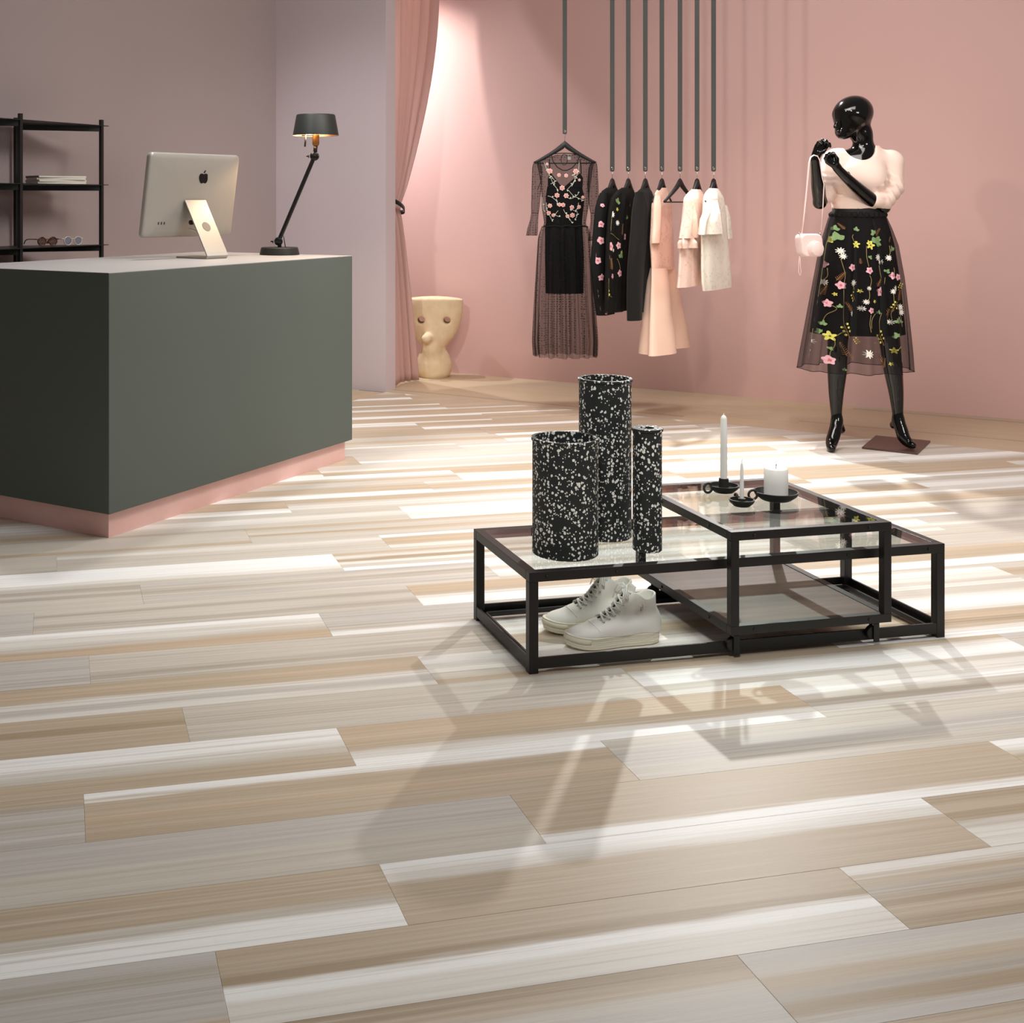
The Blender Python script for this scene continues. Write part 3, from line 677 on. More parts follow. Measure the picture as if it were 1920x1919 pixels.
hk = MB(); hk.tube([(-.010+.011*math.cos(a), -.006, TIEZ+.065+.011*math.sin(a)) for a in [2*PI*k/16 for k in range(16)]], .003, 6, True); hk.obj('tieback_ring', M['blackmetal'], to, True)
rl = MB(); rl.tube([(-.02, 0, 3.21), (.87, 0, 3.21)], .012, 10); rl.obj('curtain_rail', M['blackmetal'], cu, True)

# ------------------------------------------------------------------ clay head sculpture
def clay():
    t = NT('cream_clay'); co = t.coord(); f = t.noise(co, 14, 4); f2 = t.noise(co, 220, 2); t.col(t.ramp(f, [(.3, srgb(226, 202, 164)), (.7, srgb(238, 218, 184))])); t.p(.8, 0, .3); t.bump(f2, .15, .002); return t.m
M['clay'] = clay()
S = SDF((-.25, -.24, -.01), (.25, .2, .60), .006)
zz = [0, .02, .06, .10, .15, .19, .21, .24, .28, .34, .40, .47, .52, .55, .565]
aa = [.100, .116, .126, .128, .110, .086, .084, .105, .140, .172, .192, .205, .207, .205, .198]
bb = [.085, .100, .108, .108, .092, .076, .074, .084, .096, .104, .110, .116, .120, .120, .114]
ia = np.interp(S.Z, zz, aa); ib = np.interp(S.Z, zz, bb)
S.d = ((np.sqrt((S.X/ia)**2+(S.Y/ib)**2)-1)*np.minimum(ia, ib)).astype(np.float32)
S.d = np.maximum(S.d, np.maximum(S.Z-.563+.10*S.X**2/.04*.12, -S.Z))
S.cone((-.012, -.085, .21), (-.02, -.075, .36), .050, .042, .03); S.cone((-.03, -.105, .28), (-.046, -.165, .288), .042, .032, .02); S.cone((-.005, -.04, .05), (-.012, -.075, .22), .09, .055, .04)
for ex in (-.088, .094): S.cone((ex, -.3, .405), (ex, .3, .405), .024, .024, .012, 'sub'); S.ell((ex, -.125, .40), (.034, .03, .036), .02, 'sub')
so = S.obj('clay_head', M['clay'], None, 4); so.location = (.628, 8.86, .0); so.rotation_euler = (0, 0, -.12); tag(so, 'cream clay head sculpture with two eye holes on the floor by the curtain', 'sculpture')

# ------------------------------------------------------------------ candles and their holders
M['ceramic'] = simple('matte_black_ceramic', (36, 35, 34), .6, 0, .4, .06, 200)
def wax():
    t = NT('white_wax'); t.col(srgb(250, 248, 242)); t.p(.45, 0, .4); t.b.inputs['Subsurface Weight'].default_value = .25; t.b.inputs['Subsurface Radius'].default_value = (.01, .008, .006); return t.m
M['wax'] = wax(); M['wick'] = simple('charred_wick', (48, 42, 38), .9)
UZT = UZ
def holder(x, y, r, h, label, ang, collar=None, hr=.012):
    t = thing('candle_holder', label, 'candle holder', (x, y, UZT), ang, 'black candle holders')
    prof = [(0, 0), (r*.62, 0), (r*.70, .003), (r*.93, h*.55), (r, h), (r-.004, h), (r*.86, h*.5), (r*.6, .007), (0, .007)]
    b_ = MB(); b_.lathe(prof, 40); b_.obj('dish', M['ceramic'], t, True, angle=50)
    if collar:
        cr, ch = collar; b_ = MB(); b_.lathe([(cr+.006, .006), (cr+.005, .012), (cr+.004, ch), (cr, ch), (cr, ch-.012), (0, ch-.012)], 28); b_.obj('cup', M['ceramic'], t, True, angle=40)
    b_ = MB(); b_.tube([(-r-hr*.55+hr*math.cos(a), 0, h*.5+.004+hr*math.sin(a)) for a in [2*PI*k/20 for k in range(20)]], .0038, 8, True); b_.obj('handle', M['ceramic'], t, True)
def candle(x, y, z, r, h, label, taper=.85, tip=.012, wick=.006):
    t = thing('candle', label, 'candle', (x, y, z), 0, 'white candles')
    prof = [(0, 0), (r, 0), (r*.99, h*.5), (r*taper, h-tip)] + ([(r*taper*.75, h-tip*.5), (r*.28, h-.001), (0, h)] if tip > .004 else [(r*taper-.003, h), (r*.55, h-.002), (0, h-.0025)])
    b_ = MB(); b_.lathe(prof, 32); b_.obj('wax', M['wax'], t, True, angle=45)
    b_ = MB(); b_.tube([(0, 0, h-.003), (.0003, 0, h+wick*.6), (.0015, 0, h+wick)], .0011, 6); b_.obj('wick', M['wick'] if tip < .004 else M['wax'], t, True)
holder(1.162, 3.835, .046, .022, 'black candle holder carrying the tall thin candle', .25, (.0105, .042), .014)
candle(1.162, 3.835, UZT+.0302, .0104, .207, 'tall thin white dinner candle', .92, .012, .004)
holder(1.162, 3.660, .037, .020, 'smallest black candle holder, under the short thin candle', -1.9+.4, (.0065, .022), .011)
candle(1.162, 3.660, UZT+.0102, .0060, .118, 'short thin white taper candle', .62, .008, .010)
holder(1.288, 3.735, .065, .026, 'wide black dish holder under the thick candle', .12, None, .0135)
candle(1.288, 3.735, UZT+.0072, .035, .088, 'thick white pillar candle with a bare wick', .985, .003, .011)
# ------------------------------------------------------------------ hanging straps, hangers and clothes
ROW = 6.9
def rowpt(px):
    r = (px-CX)/FPX; s = (ROW*E1.x-ROW*E1.y*r)/(-E2.x+E2.y*r); return rm(ROW, s)
def zat(py, Y): return CAMH-(py-YH)*Y/FPX
M['strap'] = simple('dark_grey_leather_strap', (58, 58, 55), .6, 0, .4, .06, 120, .1)
M['chrome'] = simple('chrome_hook', (200, 198, 195), .15, 1.0)
M['hanger'] = simple('black_velvet_hanger', (30, 27, 27), .55, 0, .4)
def strap(px, py, label):
    p = rowpt(px); zb = zat(py, p.y)
    t = thing('hanging_strap', label, 'strap', (p.x, p.y, zb), 0, 'grey straps hanging over the clothes')
    wd = .0125; top = 3.24-zb
    out = [(-wd, .008), (-wd*.8, .002), (0, 0), (wd*.8, .002), (wd, .008), (wd, top), (-wd, top)]
    m = MB(); m.rings([[(x, -.0025, z) for x, z in out], [(x, .0025, z) for x, z in out]]); m.obj('band', M['strap'], t)
    m = MB(); m.tube([(.005*math.cos(a), -.003, .018+.005*math.sin(a)) for a in [2*PI*k/14 for k in range(14)]], .0016, 6, True); m.obj('eyelet', M['chrome'], t, True)
    return p, zb
def hanger(p, z, rz, label, k=1.0):
    t = thing('clothes_hanger', label, 'hanger', (p.x, p.y, z), rz, 'black clothes hangers')
    m = MB(); m.tube([(-.012, 0, .010), (-.010, 0, .022), (0, 0, .027), (.010, 0, .021), (.012, 0, .008), (.004, 0, -.010), (0, 0, -.022), (0, 0, -.05)], .0016, 6); m.obj('hook', M['chrome'], t, True)
    pts = []; rad = []
    for i in range(25):
        s = -1+2*i/24; x = .178*k*s; pts.append((x, 0, -.062-.112*abs(s)**.82)); rad.append(.019-.011*abs(s)**.6)
    m = MB(); m.tube(pts, rad, 10, flat=(.75, 1)); m.obj('arms', M['hanger'], t, True)
    m = MB(); m.tube([(-.165*k, 0, -.176), (.165*k, 0, -.176)], .0035, 8); m.obj('bar', M['hanger'], t, True)
    return t
def to_local(px, py, org, rz, yo=0):
    # the point of the plane y=0 of a thing at org, turned by rz, that is seen at a picture point
    d = Vector(((px-CX)/FPX, 1, (YH-py)/FPX)); n = Vector((-math.sin(rz), math.cos(rz), 0)); o_ = Vector(org); c_ = Vector((0, 0, CAMH))
    k = n.dot(o_+n*yo-c_)/n.dot(d); q = c_+d*k-o_; return (q.x*math.cos(rz)+q.y*math.sin(rz), q.z)
class Shell:
    """a hanging garment surface: rings of given centre, half width and half depth, with soft folds"""
    def __init__(s, prof, folds=7, amp=.05, seed=0):
        s.z = [q[0] for q in prof][::-1]; s.xc = [q[1] for q in prof][::-1]; s.hw = [q[2] for q in prof][::-1]; s.hd = [q[3] for q in prof][::-1]
        s.am = [(q[4] if len(q) > 4 else 1) for q in prof][::-1]; s.fo = folds; s.amp = amp; s.seed = seed
    def at(s, th, z):
        xc, hw, hd, am = (float(np.interp(z, s.z, q)) for q in (s.xc, s.hw, s.hd, s.am))
        f = s.amp*am*(math.sin(s.fo*th+s.seed)+.5*math.sin((s.fo*1.7+.4)*th+2*s.seed+z*2.5)) if s.amp else 0
        c, n = math.cos(th), math.sin(th)
        return (xc+hw*(1+f*.35)*c, hd*n*(1+f*2.2), z)
    def front(s, x, z, lift=.003):
        xc, hw = float(np.interp(z, s.z, s.xc)), float(np.interp(z, s.z, s.hw)); q = max(-.97, min(.97, (x-xc)/hw)); th = -math.acos(q); x = xc+q*hw
        p = s.at(th, z); return (x, p[1]-lift, z)
    def build(s, NA=72, NZ=40, z0=None, z1=None, cap=False):
        z0 = s.z[0] if z0 is None else z0; z1 = s.z[-1] if z1 is None else z1
        R = [[s.at(2*PI*i/NA, z0+(z1-z0)*j/NZ) for i in range(NA)] for j in range(NZ+1)]
        return MB().rings(R, True, False, cap)
def motif(kind):
    """2-D outline pieces (polygon, colour key, height) of an embroidered motif, about 1 unit across"""
    P = []
    def fl(n, r, d, col, h=0, a0=0):
        P.append(([((r+d*math.cos(n*a))*math.cos(a+a0), (r+d*math.cos(n*a))*math.sin(a+a0)) for a in [2*PI*k/(n*6) for k in range(n*6)]], col, h))
    if kind == 'rose': fl(6, .42, .06, 'm_pink', 0); fl(5, .24, .04, 'm_rose', .0012); fl(4, .10, .02, 'm_pale', .002)
    elif kind == 'pink': fl(5, .42, .07, 'm_pink2', 0); fl(5, .14, .03, 'm_rose', .001)
    elif kind == 'daisy': fl(9, .36, .13, 'm_white', 0); fl(6, .10, .01, 'm_pale', .001)
    elif kind == 'yellow': fl(5, .36, .13, 'm_yellow', 0); fl(6, .10, .01, 'm_olive', .001)
    elif kind == 'leaf':
        for a0, L in ((1.57, .62), (2.7, .5), (.45, .5)):
            P.append(([(math.cos(a0)*L*t-math.sin(a0)*w_*.20, math.sin(a0)*L*t+math.cos(a0)*w_*.20) for t, w_ in ((0, 0), (.25, .8), (.5, 1), (.75, .7), (1, 0), (.75, -.7), (.5, -1), (.25, -.8))], 'm_green', 0))
    elif kind == 'fern':
        P.append(([(.025, -.6), (.012, .6), (-.012, .6), (-.025, -.6)], 'm_brown', 0))
        for k in range(7):
            y = -.5+.15*k; L = .26*(1-.09*k)
            for sg in (-1, 1): P.append(([(0, y), (sg*L, y+.12), (sg*L*.98, y+.15), (0, y+.035)], 'm_brown', 0))
    elif kind == 'buds':
        P.append(([(.03, -.6), (.02, .5), (-.02, .5), (-.03, -.6)], 'm_brown', 0))
        for k in range(6):
            y = -.3+.16*k; sg = 1 if k % 2 else -1
            P.append(([(sg*.22+.10*math.cos(a), y+.1+.10*math.sin(a)) for a in [2*PI*q/8 for q in range(8)]], 'm_yellow', 0))
    return P
MOT = dict(m_pink=(236, 190, 180), m_rose=(196, 116, 110), m_pale=(240, 222, 208), m_pink2=(236, 178, 190), m_white=(238, 234, 224), m_yellow=(224, 214, 104), m_olive=(120, 116, 50), m_green=(128, 156, 104), m_brown=(172, 122, 74), m_mint=(214, 214, 200), m_vine=(150, 134, 84))
MOTM = {k: simple('embroidery_'+k[2:], v, .7, 0, .3, .08, 300) for k, v in MOT.items()}
MOTF = dict(rose='embroidered_rose', pink='embroidered_flower', daisy='embroidered_daisy', yellow='embroidered_yellow_flower', leaf='embroidered_leaf', fern='embroidered_fern', buds='embroidered_buds')
def sew(shell, kind, x, z, size, rot, parent, dz=0):
    """lay one motif on the front of a shell, as a piece of its own"""
    me = bpy.data.meshes.new(MOTF[kind]); bm_ = bmesh.new(); keys = []
    for poly, col, h in motif(kind):
        if col not in keys: keys.append(col)
        vs = []
        for a, b in poly:
            u = (a*math.cos(rot)-b*math.sin(rot))*size; v = (a*math.sin(rot)+b*math.cos(rot))*size
            vs.append(bm_.verts.new(shell.front(x+u, z+v, .0035+h)))
        c_ = bm_.verts.new(shell.front(x+(sum(p[0] for p in poly)/len(poly)*math.cos(rot)-sum(p[1] for p in poly)/len(poly)*math.sin(rot))*size, z+(sum(p[0] for p in poly)/len(poly)*math.sin(rot)+sum(p[1] for p in poly)/len(poly)*math.cos(rot))*size, .0048+h))
        for i in range(len(vs)):
            f = bm_.faces.new((vs[i], vs[(i+1) % len(vs)], c_)); f.material_index = keys.index(col); f.smooth = True
    bm_.to_mesh(me); bm_.free()
    for k in keys: me.materials.append(MOTM[k])
    return link(MOTF[kind], me, None, parent)
def vine(shell, pts, parent, mat='m_vine', r=.0013, lift=.003):
    # smooth curve through 2-D points laid on the front of the shell
    P = []
    for i in range(len(pts)-1):
        p0, p1, p2, p3 = pts[max(i-1, 0)], pts[i], pts[i+1], pts[min(i+2, len(pts)-1)]
        for k in range(6):
            t = k/6; P.append(tuple(.5*((2*p1[j])+(-p0[j]+p2[j])*t+(2*p0[j]-5*p1[j]+4*p2[j]-p3[j])*t*t+(-p0[j]+3*p1[j]-3*p2[j]+p3[j])*t**3) for j in (0, 1)))
    P.append(pts[-1]); m = MB(); m.tube([shell.front(x, z, lift) for x, z in P], r, 5); return m.obj('embroidered_vine', MOTM[mat], parent, True)
def sheer(name, rgb, alpha, dots=0, ds=60, rough=.8):
    t = NT(name); c = srgb(*rgb); t.col(c); t.p(rough, 0, .2); co = t.coord()
    a = alpha
    lw = t.n('ShaderNodeLayerWeight'); lw.inputs[0].default_value = .35
    f = t.math('ADD', alpha, t.math('MULTIPLY', lw.outputs['Facing'], .35))
    if dots:
        d = t.vor(t.mapping(co, (1, .15, 1.0)), ds, rnd=.25); f = t.math('ADD', f, t.math('MULTIPLY', t.math('LESS_THAN', d, .24), dots))
    t.l(t.math('MINIMUM', f, .97), t.b.inputs['Alpha']); return t.m
M['tulle'] = sheer('dotted_black_tulle', (24, 20, 22), .36, .45, 70)
M['blackcloth'] = fabric('black_cloth', (24, 24, 23), .9, 0, 300, 0)
M['blackknit'] = fabric('black_knit', (30, 29, 28), .95, 0, 420, .05)
# ---- the embroidered dress, hung face on
p, zb = strap(1059, 252, 'single dark strap carrying the embroidered tulle dress')
hz = zb+.006; ANG = math.radians(-3)
hanger(p, hz, ANG, 'black hanger inside the long tulle dress')
dr = thing('tulle_dress', 'long sheer black tulle dress with pink rose embroidery on the bodice', 'dress', (p.x, p.y, hz), ANG, 'hanging clothes')
org = (p.x, p.y, hz)
def prof_px(lst, org, rz, hd):
    out = []
    for q in lst:
        py, a, b = q[:3]; xa, z = to_local(a, py, org, rz); xb, _ = to_local(b, py, org, rz); h = q[3] if len(q) > 3 else hd; out.append((z, (xa+xb)/2, (xb-xa)/2, h, q[4] if len(q) > 4 else 1))
    return out
up = Shell(prof_px([(290, 1042, 1078, .018, .1), (297, 1024, 1096, .03, .1), (306, 1006, 1114, .042, .15), (318, 1009, 1111, .05, .2), (345, 1014, 1107, .055, .3), (390, 1016, 1103, .055, .3), (418, 1020, 1098, .055, .4), (426, 1018, 1100, .055, .5)], org, ANG, .05), 9, .05, 1)
up.build(72, 36).obj('bodice', M['tulle'], dr, True)
ski = Shell(prof_px([(424, 1016, 1102, .06, .4), (445, 1010, 1106, .075, .8), (500, 1007, 1109, .09, 1), (580, 1003, 1114, .10, 1.2), (640, 1001, 1118, .11, 1.4), (668, 1003, 1117, .11, 1.5)], org, ANG, .1), 15, .10, 2)
sk = ski.build(150, 40).obj('skirt', M['tulle'], dr, True)
slip = Shell(prof_px([(350, 1026, 1091, .040, .1), (372, 1023, 1096, .046, .2), (415, 1024, 1091, .045, .5), (430, 1022, 1092, .048, .8), (480, 1022, 1094, .052, 1), (550, 1023, 1094, .055, 1)], org, ANG, .05), 13, .035, 3)
sl = slip.build(90, 30).obj('slip', M['blackcloth'], dr, True); sl['label'] = 'opaque black slip'
# slip cups rising to the two straps
for sx, pts in ((-1, [(1026, 352), (1026, 334), (1032, 325), (1052, 351)]), (1, [(1091, 352), (1092, 334), (1086, 325), (1056, 351)])):
    v_ = []; n = 8
    for i in range(n+1):
        for j in range(n+1):
            a, b = i/n, j/n; q = [(1-a)*(1-b)*pts[0][k]+(1-a)*b*pts[1][k]+a*b*pts[2][k]+a*(1-b)*pts[3][k] for k in (0, 1)]
            x, z = to_local(q[0], q[1], org, ANG); v_.append((x, -.041+.010*(x/.1)**2, z))
    m = MB(); m.add(v_, [(i*(n+1)+j, (i+1)*(n+1)+j, (i+1)*(n+1)+j+1, i*(n+1)+j+1) for i in range(n) for j in range(n)]); m.obj('slip_cup', M['blackcloth'], sl, True)
    x0, z0 = to_local(1030 if sx < 0 else 1088, 327, org, ANG); x1, z1 = to_local(1029 if sx < 0 else 1087, 299, org, ANG)
    m = MB(); m.tube([(x0, -.040, z0), ((x0+x1)/2, -.040, (z0+z1)/2), (x1, -.022, z1)], .0032, 6); m.obj('slip_strap', M['blackcloth'], sl, True)
def polytube(pxs, r, y, name, parent, mat, closed=False):
    m = MB(); m.tube([(*(lambda q: (q[0], y(q[0], q[1]) if callable(y) else y, q[1]))(to_local(a, b, org, ANG)),) for a, b in pxs], r, 6, closed); return m.obj(name, mat, parent, True)
polytube([(1032, 291), (1035, 303), (1043, 314), (1053, 320), (1061, 320), (1071, 315), (1080, 305), (1085, 292)], .0028, -.052, 'neck_trim', dr, M['blackcloth'])
polytube([(1034, 289), (1046, 287.5), (1059, 287), (1072, 287.5), (1084, 290)], .0028, .03, 'neck_trim', dr, M['blackcloth'])
polytube([(1059+6.0*math.cos(a), 299+10.5*math.sin(a)) for a in [2*PI*k/20 for k in range(20)]], .0018, .026, 'keyhole_trim', dr, M['blackcloth'], True)
x, z = to_local(1068, 294, org, ANG); MB().box(x-.009, x+.010, .0235, .0242, z-.017, z+.012).obj('care_label', simple('white_label', (236, 232, 224), .6), dr)
# waist gather and sleeves
polytube([(1018+i*6.8, 424+1.2*math.sin(i*1.7)) for i in range(13)], .004, lambda x, z: -.058*math.sqrt(max(.05, 1-(x/.15)**2)), 'waist_gather', dr, M['blackcloth'])
def sleeve(pxl, name, parent, mat, org, rz, hd=.03, y0=0, amp=.06, folds=6, seed=0, sub=16):
    s_ = Shell([(z, c, w_, hd*(.6 if i == 0 else 1), am) for i, (z, c, w_, _, am) in enumerate(prof_px(pxl, org, rz, hd))], folds, amp, seed)
    o_ = s_.build(40, sub).obj(name, mat, parent, True); o_.location = (0, y0, 0); return s_, o_
sleeve([(303, 1001, 1008), (312, 998, 1015), (345, 997, 1016), (385, 996, 1012), (400, 996, 1010)], 'sleeve', dr, M['tulle'], org, ANG, .035)
sleeve([(399, 996, 1010, 0, .6), (412, 994, 1009, 0, 1), (430, 989, 1008, 0, 2), (442, 987, 1007, 0, 2.4)], 'sleeve_ruffle', dr, M['tulle'], org, ANG, .03, 0, .1, 8)
sleeve([(303, 1111, 1118), (312, 1104, 1120), (345, 1101, 1122), (385, 1104, 1123), (400, 1107, 1121)], 'sleeve', dr, M['tulle'], org, ANG, .035)
sleeve([(399, 1107, 1121, 0, .6), (415, 1107, 1121, 0, 1), (440, 1104, 1118, 0, 2), (452, 1103, 1117, 0, 2.2)], 'sleeve_ruffle', dr, M['tulle'], org, ANG, .03, 0, .1, 8)
bod = up
polytube([(1010, 302), (1015, 316), (1014, 338), (1007, 356)], .0022, -.035, 'armhole_trim', dr, M['blackcloth']); polytube([(1108, 302), (1103, 316), (1102, 338), (1101, 360)], .0022, -.035, 'armhole_trim', dr, M['blackcloth'])
def c3(a, b): return (960+a/3.998, 220+b/3.998)
RS = [(285,403,40),(477,405,40),(352,433,30),(405,437,30),(375,530,40),(337,585,38),(405,588,38),(285,663,34),(355,655,32),(382,657,34),(448,675,34),(503,672,30),(533,600,26),(277,718,32),(310,735,28),(415,742,30),(452,735,38),(205,585,26),(218,430,16),(505,470,22),(265,350,22)]
rr = random.Random(3)
bo = dr.children[0]
for a, b, s in RS:
    x, z = to_local(*c3(a, b), org, ANG, -.05); sew(bod, 'rose', x, z, s/3.998*.0031*1.1, rr.uniform(0, 6), bo)
VN = [[(245,340),(262,390),(290,450),(310,500),(345,545)],[(505,340),(497,400),(480,450),(450,500),(410,545)],[(270,590),(300,600),(330,625),(345,650)],[(410,600),(440,610),(480,590),(505,560)],[(420,545),(460,590),(495,605),(530,620)],[(500,640),(490,680),(470,700),(445,690)],[(260,640),(262,690),(280,730),(300,770)],[(385,690),(400,720),(430,760),(450,795)],[(445,520),(470,470),(460,430)],[(290,500),(320,480),(300,450)],[(215,600),(235,650),(240,700)],[(480,690),(490,730),(470,770)],[(345,700),(325,730),(350,745)]]
for ln in VN:
    pts = [to_local(*c3(a, b), org, ANG, -.05) for a, b in ln]; vine(bod, pts, bo, 'm_mint', .0011)
    for (x, z) in pts[1:]:
        for sg in (-1, 1): 
            o_ = None
            me_p = [(0, 0), (.5, .28), (1, 0), (.5, -.28)]; a0 = rr.uniform(0, 6)
            m = MB(); q = [bod.front(x+(u*math.cos(a0)-v*math.sin(a0))*.011, z+(u*math.sin(a0)+v*math.cos(a0))*.011, .004) for u, v in me_p]; m.add(q, [(0, 1, 2, 3)]); m.obj('embroidered_leaf', MOTM['m_mint'], bo)

# ---- the row of clothes seen edge on
RZ = math.radians(56)
def lace(name, rgb, hole, sc=70):
    t = NT(name); co = t.coord(); d = t.vor(co, sc, 'DISTANCE_TO_EDGE'); n_ = t.noise(co, 22, 3); e_ = t.vor(t.mapping(co, (1, 1, 1), (3, 1, 2)), sc*.35)
    f = t.math('MULTIPLY', t.math('GREATER_THAN', d, .12), t.math('LESS_THAN', e_, .45)); f = t.math('MULTIPLY', f, t.math('GREATER_THAN', n_, .46))
    t.col(t.mix(f, srgb(*rgb), srgb(*hole))); t.p(.85, 0, .2); t.b.inputs['Sheen Weight'].default_value = .2; t.bump(d, .5, .003); return t.m
M['lacepink'] = lace('pale_pink_lace', (244, 210, 195), (230, 184, 168), 120); M['lacewhite'] = lace('ivory_lace', (250, 242, 228), (232, 216, 196), 120)
M['peach'] = fabric('peach_satin', (250, 212, 192), .5, 0, 500, .1, .02); M['lacepeach'] = lace('peach_lace', (244, 204, 186), (226, 172, 154), 130)
M['sheerblack'] = sheer('sheer_black_chiffon', (24, 22, 20), .80, 0)
names = [(1148, 'first strap of the row, above the black flowered top'), (1178, 'second strap of the row, above the sheer embroidered blouse'), (1210, 'third strap of the row, above the plain black top'), (1241, 'fourth strap of the row, above the peach dress'),
         (1275, 'fifth strap of the row, above the bare hanger'), (1307, 'sixth strap of the row, above the pink lace top'), (1338, 'last strap of the row, above the ivory lace top')]
hl = ['hanger inside the black top with pink flowers', 'hanger inside the sheer embroidered blouse', 'hanger inside the plain black top', 'hanger inside the peach sleeveless dress', 'bare black hanger with nothing on it', 'hanger inside the pale pink lace top', 'hanger inside the ivory lace top']
PT = []
for i, (px, lb) in enumerate(names):
    p, zb = strap(px, 322, lb); hanger(p, zb+.006, RZ if i != 4 else math.radians(47), hl[i], .84 if i != 4 else 1); PT.append((p.x, p.y, zb+.006))
def garment(i, name, label, cat, lst, mat, folds=5, amp=.05, hd=.034, part='body', seed=0, NZ=36):
    o_ = thing(name, label, cat, PT[i], RZ, 'hanging clothes'); s_ = Shell(prof_px(lst, PT[i], RZ, hd), folds, amp, seed); b_ = s_.build(72, NZ).obj(part, mat, o_, True); return o_, s_, b_
o1, s1, b1 = garment(0, 'flowered_top', 'black long-sleeved top with scattered pink flowers', 'top', [(352, 1138, 1154, .010, .1), (358, 1130, 1160, .022, .2), (368, 1126, 1165, .032), (400, 1120, 1170), (480, 1116, 1172), (560, 1119, 1174), (590, 1122, 1175)], M['blackcloth'])
sv, so_ = sleeve([(362, 1124, 1134), (385, 1117, 1137), (440, 1112, 1135), (500, 1107, 1132), (560, 1114, 1138), (592, 1119, 1143)], 'sleeve', o1, M['blackcloth'], PT[0], RZ, .036, -.012, .05, 5)
for a, b, s in [(678,803,42),(672,925,50),(655,1075,46),(670,1200,46),(640,1310,36),(665,1345,34),(665,1440,42),(705,1467,22),(600,1040,40),(690,660,26),(745,620,22)]:
    x, z = to_local(*c3(a, b), PT[0], RZ, -.045); sew(sv if a < 720 and b > 640 else s1, 'pink', x, z, s/3.998*.0030*1.25, rr.uniform(0, 6), so_ if a < 720 and b > 640 else b1).location = (0, -.003, 0)
o2, s2, b2 = garment(1, 'embroidered_blouse', 'sheer black blouse with colourful flower embroidery', 'top', [(352, 1166, 1184, .010, .1), (359, 1156, 1188, .022, .2), (372, 1148, 1190, .032), (400, 1143, 1189), (450, 1139, 1187), (520, 1137, 1184), (588, 1136, 1180)], M['sheerblack'], 6, .07)
for k, a, b, s in [('pink',735,840,46),('pink',830,895,50),('pink',757,970,54),('pink',797,962,46),('pink',740,1050,40),('pink',800,1170,46),('pink',765,1192,34),('daisy',772,728,44),('daisy',797,792,36),('leaf',803,640,56),('leaf',808,1050,60),('yellow',800,690,26),('yellow',812,1015,30),('buds',740,1330,70),('fern',760,1100,60),('daisy',772,998,26),('pink',865,1290,26),('leaf',880,665,40),('leaf',850,760,36),('fern',820,840,60)]:
    x, z = to_local(*c3(a, b), PT[1], RZ, -.03); sew(s2, k, x, z, s/3.998*.0030*1.25, rr.uniform(-.5, .5) if k in ('buds', 'fern', 'leaf') else rr.uniform(0, 6), b2)
for ln in ([(745,760),(730,790),(745,840)], [(745,1210),(735,1270),(745,1330),(760,1350)], [(800,920),(780,890),(760,870)], [(790,1060),(800,1110),(802,1160)], [(715,1250),(705,1310),(712,1350)]):
    vine(s2, [to_local(*c3(a, b), PT[1], RZ, -.03) for a, b in ln], b2, 'm_vine', .0012)
o3, s3, b3 = garment(2, 'black_top', 'plain black knitted top between the blouse and the peach dress', 'top', [(352, 1204, 1216, .010, .1), (358, 1198, 1220, .022, .2), (368, 1192, 1223, .032), (400, 1187, 1223), (480, 1183, 1222), (560, 1182, 1220), (588, 1182, 1218)], M['blackknit'], 5, .04)
sleeve([(360, 1190, 1200), (385, 1186, 1208), (440, 1181, 1206), (500, 1176, 1200), (560, 1175, 1196), (602, 1176, 1194)], 'sleeve', o3, M['blackknit'], PT[2], RZ, .036, -.014, .05, 4, 2)
o4, s4, b4 = garment(3, 'peach_dress', 'peach sleeveless dress with a lace bodice and flared skirt', 'dress', [(372, 1226, 1252, .022, .2), (384, 1224, 1257, .03, .3), (420, 1223, 1258, .034, .4), (455, 1221, 1260, .036, .5), (480, 1222, 1261), (508, 1223, 1262)], M['lacepeach'], 4, .04, .034, 'bodice')
sk4 = Shell(prof_px([(504, 1222, 1262, .036, .6), (530, 1221, 1264, .045, 1), (580, 1218, 1269, .055, 1.2), (630, 1215, 1276, .065, 1.4), (668, 1213, 1280, .07, 1.5)], PT[3], RZ, .05), 3, .16, 2.2)
sk4.build(80, 24).obj('skirt', M['peach'], o4, True)
pd = Shell(prof_px([(352, 1235, 1249, .012, .1), (362, 1229, 1252, .018, .1), (374, 1226, 1253, .022, .2)], PT[3], RZ, .02), 4, .02, 0); pd.build(48, 8).obj('shoulder', M['peach'], o4, True)
sleeve([(366, 1222, 1231), (385, 1220, 1231), (420, 1219, 1230), (448, 1217, 1229), (456, 1217, 1228)], 'front_panel', o4, M['peach'], PT[3], RZ, .020, -.022, .04, 3, 1)
o6, s6, b6 = garment(5, 'pink_lace_top', 'pale pink lace top with a ruffled sleeve', 'top', [(355, 1298, 1313, .012, .1), (362, 1291, 1317, .024, .2), (372, 1285, 1319, .033), (400, 1282, 1320), (440, 1278, 1320), (480, 1276, 1319), (520, 1274, 1318), (540, 1272, 1317)], M['lacepink'], 5, .05)
sleeve([(378, 1279, 1290), (410, 1276, 1293), (430, 1273, 1295, 0, 1.5), (447, 1271, 1297, 0, 2)], 'sleeve', o6, M['lacepink'], PT[5], RZ, .030, -.022, .10, 5, 1)
sleeve([(444, 1272, 1294, 0, 1), (456, 1270, 1296, 0, 2), (466, 1271, 1294, 0, 2.4)], 'sleeve_ruffle', o6, M['lacepink'], PT[5], RZ, .028, -.020, .12, 5, 2, 8)
